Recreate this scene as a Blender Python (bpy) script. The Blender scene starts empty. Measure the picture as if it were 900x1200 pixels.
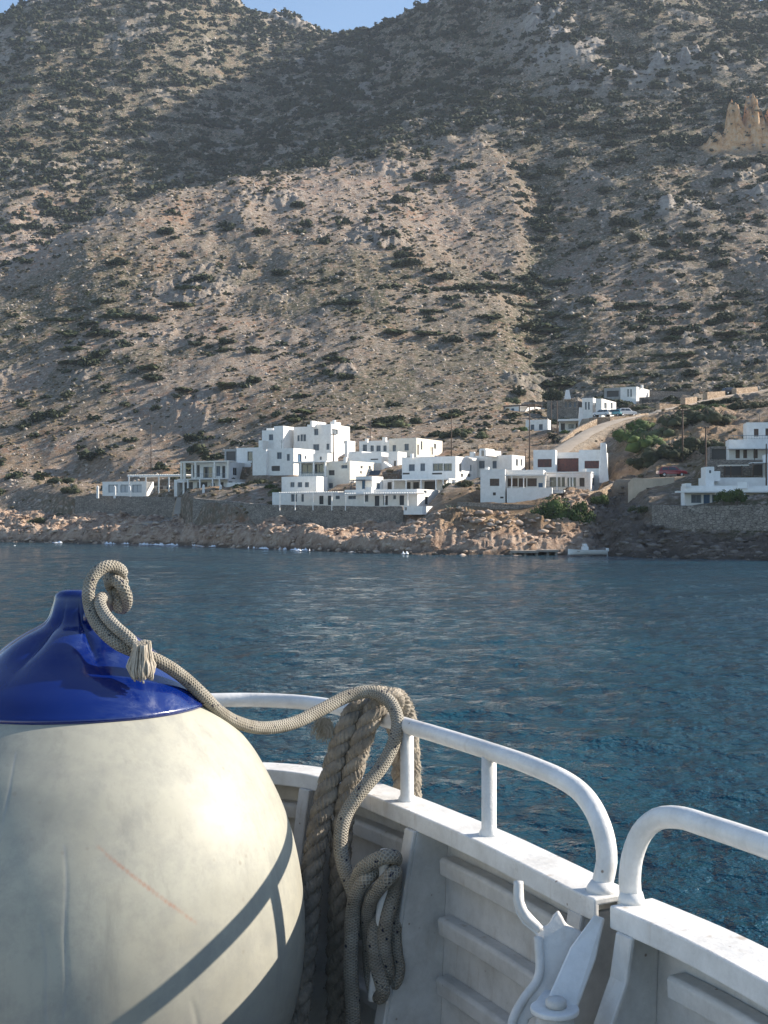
import bpy, bmesh, math, random
import numpy as np
from mathutils import Vector, noise as mnoise

# ------------------------------------------------------------------ camera, sky, sun, exposure
SC = bpy.context.scene
COL = SC.collection
CAMH = 4.64            # camera height above the sea
YH = 608.0             # image row of the horizon (900 x 1200 photograph)
F = 1500.0             # focal length in pixels
cd = bpy.data.cameras.new('camera'); cam = bpy.data.objects.new('camera', cd); COL.objects.link(cam)
cam.location = (0, 0, CAMH); cam.rotation_euler = (math.radians(90), 0, 0)
cd.sensor_fit = 'VERTICAL'; cd.sensor_height = 36.0; cd.lens = 36.0*F/1200.0
cd.shift_y = (YH-600.0)/1200.0
cd.clip_start = 0.05; cd.clip_end = 12000
SC.camera = cam
SUN_AZ, SUN_EL = 76.0, 28.0      # azimuth from the view direction towards the right
w = bpy.data.worlds.new("World"); SC.world = w; w.use_nodes = True
nt = w.node_tree; nt.nodes.clear()
sky = nt.nodes.new('ShaderNodeTexSky'); sky.sky_type = 'NISHITA'; sky.sun_disc = False
sky.sun_elevation = math.radians(SUN_EL); sky.sun_rotation = math.radians(SUN_AZ)
sky.altitude = 0; sky.air_density = 1.0; sky.dust_density = 0.2; sky.ozone_density = 1.8
bg = nt.nodes.new('ShaderNodeBackground'); bg.inputs[1].default_value = 0.10
wo = nt.nodes.new('ShaderNodeOutputWorld')
nt.links.new(sky.outputs[0], bg.inputs[0]); nt.links.new(bg.outputs[0], wo.inputs[0])
sd = bpy.data.lights.new('sun', 'SUN'); sd.energy = 5.0; sd.angle = math.radians(0.5); sd.color = (1.0, 0.90, 0.77)
sun = bpy.data.objects.new('sun', sd); COL.objects.link(sun)
SV = Vector((math.sin(math.radians(SUN_AZ))*math.cos(math.radians(SUN_EL)),
             math.cos(math.radians(SUN_AZ))*math.cos(math.radians(SUN_EL)), math.sin(math.radians(SUN_EL))))
sun.rotation_euler = SV.to_track_quat('Z', 'Y').to_euler(); sun.location = (30, 10, 60)
vs = SC.view_settings; vs.view_transform = 'Standard'; vs.look = 'None'; vs.gamma = 1.0; vs.use_curve_mapping = False
vs.exposure = 1.05

# ------------------------------------------------------------------ helpers
def P(px, py, D):                      # the point at distance D seen at an image position
    return Vector(((px-450.0)/F*D, D, CAMH+(YH-py)/F*D))
def tag(o, label=None, cat=None, group=None, kind=None):
    if label: o['label'] = label
    if cat: o['category'] = cat
    if group: o['group'] = group
    if kind: o['kind'] = kind
    return o
def empty(name, loc, label, cat, group=None):
    o = bpy.data.objects.new(name, None); COL.objects.link(o); o.location = loc; o.empty_display_size = .3
    return tag(o, label, cat, group)
def mesh_np(name, V, Fq, mat=None, smooth=False):
    me = bpy.data.meshes.new(name)
    V = np.asarray(V, dtype=np.float32); Fq = np.asarray(Fq, dtype=np.int32)
    n, k = Fq.shape
    me.vertices.add(len(V)); me.vertices.foreach_set('co', V.ravel())
    me.loops.add(n*k); me.loops.foreach_set('vertex_index', Fq.ravel())
    me.polygons.add(n); me.polygons.foreach_set('loop_start', np.arange(0, n*k, k, dtype=np.int32))
    try: me.polygons.foreach_set('loop_total', np.full(n, k, dtype=np.int32))
    except Exception: pass
    if smooth: me.polygons.foreach_set('use_smooth', np.ones(n, dtype=bool))
    me.update(calc_edges=True)
    if mat: me.materials.append(mat)
    return me
def link(name, me, parent=None, loc=None):
    o = bpy.data.objects.new(name, me); COL.objects.link(o)
    if parent is not None: o.parent = parent
    if loc is not None: o.location = loc
    return o
class MB:                              # collects world-space geometry, builds ONE mesh object
    def __init__(s): s.v = []; s.f = []; s.sm = []
    def add(s, vs_, fs, smooth=False):
        b = len(s.v); s.v.extend([Vector(x) for x in vs_]); s.f.extend([tuple(b+i for i in f) for f in fs]); s.sm.extend([smooth]*len(fs))
    def quad(s, a, b, c, d): s.add([a, b, c, d], [(0, 1, 2, 3)])
    def box(s, o, u, v, w_):           # corner + three edge vectors
        o, u, v, w_ = Vector(o), Vector(u), Vector(v), Vector(w_)
        p = [o, o+u, o+u+v, o+v, o+w_, o+u+w_, o+u+v+w_, o+v+w_]
        fs = [(0, 3, 2, 1), (4, 5, 6, 7), (0, 1, 5, 4), (1, 2, 6, 5), (2, 3, 7, 6), (3, 0, 4, 7)]
        if u.cross(v).dot(w_) < 0: fs = [f[::-1] for f in fs]
        s.add(p, fs)
    def bar(s, a, b, r, n=6, r2=None):
        tube_into(s, [Vector(a), Vector(b)], [r, r2 if r2 is not None else r], n)
    def build(s, name, mat, parent=None, bevel=0, bseg=2):
        off = (parent.matrix_basis.translation if parent is not None and parent.parent is None else
               (parent.parent.matrix_basis.translation + parent.matrix_basis.translation if parent is not None else Vector((0, 0, 0))))
        me = bpy.data.meshes.new(name); me.from_pydata([tuple(x-off) for x in s.v], [], s.f)
        me.polygons.foreach_set('use_smooth', s.sm)
        me.update(); me.materials.append(mat)
        if bevel:
            bm = bmesh.new(); bm.from_mesh(me)
            bmesh.ops.remove_doubles(bm, verts=bm.verts, dist=1e-5)
            es = [e for e in bm.edges if len(e.link_faces) == 2 and e.calc_face_angle(0) > .5]
            bmesh.ops.bevel(bm, geom=es, offset=bevel, segments=bseg, profile=.5, affect='EDGES', clamp_overlap=True)
            bm.to_mesh(me); bm.free()
        return link(name, me, parent)
def frames(pts):
    T = []
    for i in range(len(pts)):
        a = pts[max(i-1, 0)]; b = pts[min(i+1, len(pts)-1)]; T.append((b-a).normalized())
    n = T[0].orthogonal().normalized(); N = []
    for t in T:
        n = (n - t*n.dot(t))
        n = n.normalized() if n.length > 1e-6 else t.orthogonal().normalized()
        N.append(n.copy())
    return T, N
def tube_into(mb, pts, rad, n=8, caps=True):
    T, N = frames(pts); vs_ = []; fs = []
    for i, p in enumerate(pts):
        r = rad[i] if isinstance(rad, (list, tuple)) else rad
        B = T[i].cross(N[i])
        for k in range(n):
            a = 2*math.pi*k/n; vs_.append(p + (N[i]*math.cos(a)+B*math.sin(a))*r)
    for i in range(len(pts)-1):
        for k in range(n):
            k2 = (k+1) % n; fs.append((i*n+k, i*n+k2, (i+1)*n+k2, (i+1)*n+k))
    if caps:
        fs.append(tuple(range(n-1, -1, -1))); fs.append(tuple((len(pts)-1)*n+k for k in range(n)))
    mb.add(vs_, fs, True)
def spline(ctrl, step):
    c = [Vector(x) for x in ctrl]; c = [c[0]*2-c[1]]+c+[c[-1]*2-c[-2]]; out = []
    for i in range(1, len(c)-2):
        p0, p1, p2, p3 = c[i-1:i+3]; n = max(2, int((p2-p1).length/step))
        d = [max((b-a).length, 1e-6)**.5 for a, b in ((p0, p1), (p1, p2), (p2, p3))]
        t0 = 0; t1 = d[0]; t2 = t1+d[1]; t3 = t2+d[2]
        for k in range(n):
            t = t1+(t2-t1)*k/n
            A1 = p0*((t1-t)/(t1-t0))+p1*((t-t0)/(t1-t0)); A2 = p1*((t2-t)/(t2-t1))+p2*((t-t1)/(t2-t1)); A3 = p2*((t3-t)/(t3-t2))+p3*((t-t2)/(t3-t2))
            B1 = A1*((t2-t)/(t2-t0))+A2*((t-t0)/(t2-t0)); B2 = A2*((t3-t)/(t3-t1))+A3*((t-t1)/(t3-t1))
            out.append(B1*((t2-t)/(t2-t1))+B2*((t-t1)/(t2-t1)))
    out.append(c[-2].copy()); return out

# ---- numpy gradient noise
_r = np.random.RandomState(7); _perm = _r.permutation(512).astype(np.int64); _perm = np.concatenate([_perm, _perm])
_ang = _r.rand(1024)*2*np.pi; _gx = np.cos(_ang); _gy = np.sin(_ang)
def pn(x, y):
    xi = np.floor(x).astype(np.int64); yi = np.floor(y).astype(np.int64); xf = x-xi; yf = y-yi
    def g(ix, iy, dx, dy):
        h = _perm[(_perm[ix & 511]+iy) & 511]; return _gx[h]*dx+_gy[h]*dy
    u = xf*xf*xf*(xf*(xf*6-15)+10); v = yf*yf*yf*(yf*(yf*6-15)+10)
    a = g(xi, yi, xf, yf); b = g(xi+1, yi, xf-1, yf); c = g(xi, yi+1, xf, yf-1); d = g(xi+1, yi+1, xf-1, yf-1)
    return ((a+(b-a)*u)+((c+(d-c)*u)-(a+(b-a)*u))*v)*1.5
def fbm(x, y, wl, octv=4, ridged=False, seed=0):
    s = 0; a = 1.0; f = 1.0/wl
    for o in range(octv):
        n = pn(x*f+17.3*o+seed*5.1, y*f-9.7*o+seed*3.3)
        s = s + a*((1-2*np.abs(n)) if ridged else n); a *= .5; f *= 2.03
    return s
def sstep(a, b, x):
    t = np.clip((x-a)/(b-a), 0, 1); return t*t*(3-2*t)

# ---- material helper
def mat(name, base, rough=.7, var=None, vscale=1.0, bump=0, bscale=20, bdist=.02, metal=0, spec=.5, coat=0, detail=6):
    m = bpy.data.materials.new(name); m.use_nodes = True; t = m.node_tree; b = t.nodes['Principled BSDF']
    b.inputs['Base Color'].default_value = (*base, 1); b.inputs['Roughness'].default_value = rough
    b.inputs['Metallic'].default_value = metal; b.inputs['Specular IOR Level'].default_value = spec
    b.inputs['Coat Weight'].default_value = coat
    tc = t.nodes.new('ShaderNodeTexCoord')
    if var:
        n = t.nodes.new('ShaderNodeTexNoise'); n.inputs['Scale'].default_value = vscale; n.inputs['Detail'].default_value = detail; n.inputs['Roughness'].default_value = .65
        t.links.new(tc.outputs['Object'], n.inputs['Vector'])
        r = t.nodes.new('ShaderNodeValToRGB'); e = r.color_ramp.elements; e[0].position = .35; e[1].position = .65
        e[0].color = (*var, 1); e[1].color = (*base, 1)
        t.links.new(n.outputs['Fac'], r.inputs[0]); t.links.new(r.outputs[0], b.inputs['Base Color'])
    if bump:
        n2 = t.nodes.new('ShaderNodeTexNoise'); n2.inputs['Scale'].default_value = bscale; n2.inputs['Detail'].default_value = 5
        t.links.new(tc.outputs['Object'], n2.inputs['Vector'])
        bp = t.nodes.new('ShaderNodeBump'); bp.inputs['Strength'].default_value = bump; bp.inputs['Distance'].default_value = bdist
        t.links.new(n2.outputs['Fac'], bp.inputs['Height']); t.links.new(bp.outputs[0], b.inputs['Normal'])
    return m
def N(t, kind, **kw):
    n = t.nodes.new(kind)
    for k, v in kw.items():
        if k in n.inputs: n.inputs[k].default_value = v
        else: setattr(n, k, v)
    return n
def ramp(t, src, stops):
    r = t.nodes.new('ShaderNodeValToRGB'); e = r.color_ramp.elements
    while len(e) < len(stops): e.new(.5)
    for i, (p, c) in enumerate(stops):
        e[i].position = p; e[i].color = (c, c, c, 1) if not hasattr(c, '__len__') else (*c, 1)
    t.links.new(src, r.inputs[0]); return r.outputs[0]
def mix(t, f, a, b, typ='MIX'):
    m = t.nodes.new('ShaderNodeMix'); m.data_type = 'RGBA'; m.blend_type = typ
    for s, v in ((m.inputs[0], f), (m.inputs[6], a), (m.inputs[7], b)):
        if isinstance(v, (int, float)): s.default_value = v
        elif isinstance(v, tuple): s.default_value = (*v, 1)
        else: t.links.new(v, s)
    return m.outputs[2]
def mth(t, op, a, b=0.0):
    m = t.nodes.new('ShaderNodeMath'); m.operation = op
    for s, v in ((m.inputs[0], a), (m.inputs[1], b)):
        if isinstance(v, (int, float)): s.default_value = v
        else: t.links.new(v, s)
    return m.outputs[0]
# ------------------------------------------------------------------ terrain
LN = {}
def line(name, pts): LN[name] = pts      # (px, py or None, D)
shoreD = [(-400, 330), (-200, 290), (0, 256), (100, 243), (200, 225), (300, 201), (400, 181), (470, 171), (540, 166), (600, 164), (650, 166), (700, 166), (740, 156), (800, 151), (900, 144), (1300, 135)]
A = [(-400, 600, 350), (-200, 603, 310), (0, 600, 280), (88, 608, 268.3), (205, 610, 255.3), (226, 613, 228.3), (310, 616, 212.8), (400, 618, 203.3), (470, 619, 195.4), (486, 616, 191), (520, 610, 184), (560, 607, 181), (600, 606, 179), (640, 607, 176), (670, 618, 173), (700, 628, 173), (740, 620, 168), (764, 618, 165.3), (800, 620, 160.3), (860, 620, 157.3), (900, 620, 155.3), (960, 620, 152.3), (1060, 480, 160), (1300, 300, 160)]
T_ = [(-400, 560, 370), (-200, 566, 330), (0, 570, 300), (88, 583, 269.6), (205, 585, 256.7), (226, 587, 229.7), (310, 594, 214.2), (400, 595, 204.7), (470, 596.5, 197), (486, 598, 197), (520, 594, 192), (560, 590, 188), (600, 589, 187), (640, 590, 184), (670, 592, 184), (700, 600, 184), (740, 596, 178), (764, 594, 166.6), (800, 594, 161.7), (860, 594, 158.7), (900, 594, 156.6), (960, 594, 153.7), (1060, 468, 164), (1300, 288, 165)]
U = [(-400, 520, 360), (0, 545, 320), (85, 562, 310), (200, 573, 266), (250, 567, 263), (300, 556, 256), (400, 554, 232), (470, 555, 218), (520, 558, 213), (560, 565, 208), (600, 566, 205), (640, 566, 204), (700, 570, 206), (740, 572, 198), (770, 570, 186), (800, 565, 182), (860, 545, 182), (900, 540, 180), (960, 520, 182), (1060, 435, 190), (1300, 280, 200)]
V = [(-400, 470, 400), (0, 505, 345), (100, 522, 325), (200, 527, 312), (300, 524, 290), (400, 517, 268), (500, 522, 255), (560, 524, 250), (600, 522, 250), (660, 520, 246), (700, 507, 250), (740, 500, 245), (800, 492, 240), (900, 478, 232), (1000, 440, 230), (1300, 270, 240)]
W = [(-400, 400, 440), (0, 452, 385), (100,458,365), (200, 462, 350), (400, 468, 322), (500, 478, 310), (600, 479, 300), (700, 475, 300), (800, 464, 300), (900, 455, 300), (1000, 420, 300), (1300, 330, 300)]
X = [(-400, 340, 500), (0, 382, 432), (200, 362, 428), (300, 356, 425), (400, 350, 420), (500, 350, 425), (600, 350, 430), (650, 352, 440), (700, 347, 430), (800, 340, 420), (900, 330, 420), (1300, 260, 430)]
Y_ = [(-400, 400, 560), (-100, 350, 500), (0, 322, 500), (60, 300, 512), (100, 276, 525), (200, 240, 560), (300, 214, 592), (330, 207, 603), (400, 190, 622), (450, 177, 635), (500, 165, 645), (560, 152, 650), (650, 150, 640), (750, 150, 625), (900, 150, 605), (1300, 120, 600)]
Z1 = [(-400, 430, 640), (-100, 372, 560), (0, 345, 556), (60, 325, 570), (100, 305, 580), (200, 262, 620), (300, 222, 655), (330, 208, 680), (400, 172, 705), (450, 148, 735), (500, 124, 745), (560, 105, 735), (600, 92, 735), (650, 82, 730), (750, 78, 720), (900, 82, 700), (1300, 70, 690)]
Z2 = [(-400, 240, 800), (0, 220, 705), (100, 215, 725), (200, 188, 770), (300, 135, 860), (330, 112, 885), (400, 98, 880), (450, 80, 880), (500, 52, 850), (560, 30, 830), (600, 22, 800), (650, 8, 790), (750, 15, 780), (900, 40, 770), (1300, 30, 760)]
SK = [(-400, 140, 1040), (-150, 70, 1050), (-60, 62, 1055), (0, 44, 1060), (40, 26, 1070), (100, 2, 1090), (180, -14, 1110), (240, 6, 1110), (270, 23, 1110), (300, 36, 1105), (350, 52, 1095), (385, 57, 1080), (430, 47, 1030), (480, 28, 985), (500, 17, 965), (540, -12, 945), (640, -38, 905), (750, -45, 885), (830, 10, 865), (870, 14, 860), (900, 20, 860), (1300, 60, 850)]
def pch(xk, yk, x):                      # monotone cubic
    xk = np.asarray(xk, float); yk = np.asarray(yk, float); h = np.diff(xk); d = np.diff(yk)/h
    m = np.zeros(len(xk)); m[0] = d[0]; m[-1] = d[-1]
    for i in range(1, len(xk)-1):
        if d[i-1]*d[i] > 0:
            w1 = 2*h[i]+h[i-1]; w2 = h[i]+2*h[i-1]; m[i] = (w1+w2)/(w1/d[i-1]+w2/d[i])
    j = np.clip(np.searchsorted(xk, x)-1, 0, len(h)-1); t = (x-xk[j])/h[j]; t = np.clip(t, 0, 1)
    return (yk[j]*(1+2*t)*(1-t)**2+m[j]*h[j]*t*(1-t)**2+yk[j+1]*t*t*(3-2*t)+m[j+1]*h[j]*t*t*(t-1))
cols = np.concatenate([np.arange(-400, -40, 6), np.arange(-40, 940, 1.25), np.arange(940, 1300, 6)]).astype(float)
rows = np.concatenate([np.arange(128, 300, .42), np.arange(300, 700, 1.15), np.arange(700, 1180, 2.2), np.arange(1180, 1700, 20)]).astype(float)
NC, NR = len(cols), len(rows)
sD = pch([p[0] for p in shoreD], [p[1] for p in shoreD], cols)
prof = []
for L in (A, T_, U, V, W, X, Y_, Z1, Z2, SK):
    D_ = pch([p[0] for p in L], [p[2] for p in L], cols)
    py_ = pch([p[0] for p in L], [p[1] for p in L], cols)
    prof.append((D_, CAMH+(YH-py_)/F*D_))
Z = np.zeros((NC, NR))
for i in range(NC):
    fs_ = float(np.clip((700-cols[i])/60, 0, 1)); dk = [sD[i]-40, sD[i]-5, sD[i], sD[i]+2.2]; zk = [-8, -1.6, 0, .35+1.15*fs_]
    for D_, z_ in prof:
        d = D_[i]; dk.append(max(d, dk[-1]+2)); zk.append(z_[i])
    dk += [dk[-1]+150, dk[-1]+700]; zk += [zk[-1]-60, zk[-1]-300]
    Z[i] = pch(dk, zk, rows)
GX = (cols[:, None]-450)/F*rows[None, :]; GY = np.repeat(rows[None, :], NC, 0); GP = np.repeat(cols[:, None], NR, 1)
dsh = GY-sD[:, None]; Adist = prof[0][0][:, None]; Vd = prof[3][0][:, None]; Wd = prof[4][0][:, None]
hill = sstep(0, 1, (GY-Vd)/(Wd-Vd+1))                       # 0 in the village, 1 on the mountain
# ravines running down the slope and small terraces
Z += hill*(fbm(GX+GY*.15, GY*.35, 70, 4, True, 1)*3.0*sstep(300, 520, GY)+fbm(GX, GY, 26, 4, False, 2)*1.5*sstep(270, 420, GY))
rx = np.interp(GY, [300, 330, 380, 440, 520, 640], [45, 44, 44, 50, 62, 78])+3*pn(GY/14, GY*0)
Z -= hill*np.exp(-((GX-rx)/7.0)**2)*5.5*sstep(660, 520, GY)*.55
Z += hill*fbm(GX, GY, 7, 3, False, 4)*.5*sstep(260, 330, GY)
terr = (1-hill)*sstep(0, 12, GY-prof[1][0][:, None])
Z += terr*fbm(GX, GY, 12, 4, False, 5)*.8
tw_ = hill*sstep(650, 700, GP)*sstep(445, 400, GY); stp = 2.6; Z = Z+tw_*.75*((np.floor(Z/stp)+sstep(.62, 1.0, Z/stp-np.floor(Z/stp)))*stp-Z)
# crags
crag = np.zeros_like(Z)
def crag_at(px, py, D, rx_, ry_, h, seed):
    c = P(px, py, D)
    g = np.exp(-(((GX-c.x)/rx_)**2+((GY-c.y)/ry_)**2))
    global Z, crag
    sp = np.clip(fbm(GX*1.0, GY*.45, 16, 4, True, seed)*.6+.5, 0, 1.6)
    Z = Z + g*h*sp; crag = np.maximum(crag, np.clip(g*1.6*(sp*.8+.2), 0, 1))
crag_at(175, 15, 1085, 55, 34, 26, 11); crag_at(235, 28, 1080, 30, 24, 18, 12); crag_at(60, 30, 1000, 26, 16, 7, 13)
crag_at(640, 65, 770, 16, 22, 8, 14); crag_at(665, 80, 735, 22, 16, 8, 15); crag_at(720, 108, 690, 26, 12, 7, 16)
crag_at(800, 105, 700, 34, 14, 10, 17); crag_at(345, 33, 1060, 30, 20, 10, 27)
crag_at(790, 255, 500, 12, 8, 6, 19); crag_at(900, 260, 505, 10, 8, 6, 20)
patch = sstep(.35, .75, fbm(GX, GY*.8, 38, 4, False, 91)+.25*sstep(560, 800, GY))*hill; Z += patch*np.abs(fbm(GX, GY*.6, 5, 5, True, 92))*1.1; crag = np.maximum(crag, patch*.5)
oc = np.zeros_like(Z)                                       # the orange cliff
for (px_, hh, rr) in ((858, 8.5, 3.6), (866, 5, 6), (881, 10, 3.8), (892, 6, 6), (905, 7.5, 4.2), (846, 3, 4.5), (836, 2.5, 4), (920, 5, 5)):
    c = P(px_, 175, 575); g = np.exp(-(np.abs((GX-c.x)/rr)**2.6+np.abs((GY-c.y)/9.0)**4))
    Z = np.maximum(Z, Z + g*hh*(1+.5*fbm(GX, GY*.2, 3.2, 4, True, 21))-oc*2); oc = np.maximum(oc, np.clip(g*3, 0, 1))
# rocky shore
shore = sstep(-8, 1.0, dsh)*sstep(0, -3, GY-Adist)
cove = np.exp(-((GP-700)/55.0)**2)*sstep(-4, 4, dsh)*sstep(215, 185, GY)
rk = np.maximum(shore, cove)
br = fbm(GX*.8, GY, 5.5, 5, True, 6)+.5*fbm(GX, GY*.7, 1.7, 3, True, 16)
Z += rk*(br*.8+fbm(GX, GY, 16, 3, False, 7)*1.5)*np.clip(.35+np.abs(Z)/5, .35, 1.0)
Z += rk*.5*(np.floor(Z*1.1+pn(GX/6, GY/6)*1.5)-Z*1.1)*.55
tw = np.clip(terr+rk*0, 0, 1)
rocky = np.clip(np.exp(-((GP-790)/75.0)**2)*np.exp(-((GY-225)/28.0)**2)*1.3, 0, 1)
Z += rocky*(fbm(GX, GY, 6, 4, True, 8)*1.1)
def zat(x, y):
    px = x/y*F+450; i = np.clip(np.searchsorted(cols, px)-1, 0, NC-2); j = np.clip(np.searchsorted(rows, y)-1, 0, NR-2)
    a = np.clip((px-cols[i])/(cols[i+1]-cols[i]), 0, 1); b = np.clip((y-rows[j])/(rows[j+1]-rows[j]), 0, 1)
    return (Z[i, j]*(1-a)+Z[i+1, j]*a)*(1-b)+(Z[i, j+1]*(1-a)+Z[i+1, j+1]*a)*b
dirt = np.zeros_like(Z)
def pad(corner, u, v, lu, lv, z, blend=1.8, m=.5, attr=0):
    """level the ground of a rectangle: corner, unit vectors u, v, lengths"""
    global Z, dirt
    R_ = lu+lv+blend+4; i0 = np.searchsorted(rows, corner.y-R_); i1 = np.searchsorted(rows, corner.y+R_)
    X_ = GX[:, i0:i1]-corner.x; Yy = GY[:, i0:i1]-corner.y
    a = X_*u.x+Yy*u.y; b = X_*v.x+Yy*v.y
    d = np.hypot(np.maximum(np.maximum(-m-a, a-lu-m), 0), np.maximum(np.maximum(-m-b, b-lv-m), 0))
    wgt = sstep(blend, 0, d)
    Z[:, i0:i1] = Z[:, i0:i1]*(1-wgt)+z*wgt
    if attr: dirt[:, i0:i1] = np.maximum(dirt[:, i0:i1], wgt*attr)
def path_flat(pts, half, blend=2.0, attr=1.0):
    global Z, dirt
    for a, b in zip(pts[:-1], pts[1:]):
        i0 = np.searchsorted(rows, min(a.y, b.y)-half-blend-1); i1 = np.searchsorted(rows, max(a.y, b.y)+half+blend+1)
        dx, dy = b.x-a.x, b.y-a.y; L2 = dx*dx+dy*dy
        t = np.clip(((GX[:, i0:i1]-a.x)*dx+(GY[:, i0:i1]-a.y)*dy)/L2, 0, 1)
        d = np.hypot(GX[:, i0:i1]-a.x-dx*t, GY[:, i0:i1]-a.y-dy*t); zz = a.z+(b.z-a.z)*t
        wgt = sstep(half+blend, half, d)
        Z[:, i0:i1] = Z[:, i0:i1]*(1-wgt)+(zz-.12)*wgt
        dirt[:, i0:i1] = np.maximum(dirt[:, i0:i1], wgt*attr)
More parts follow.
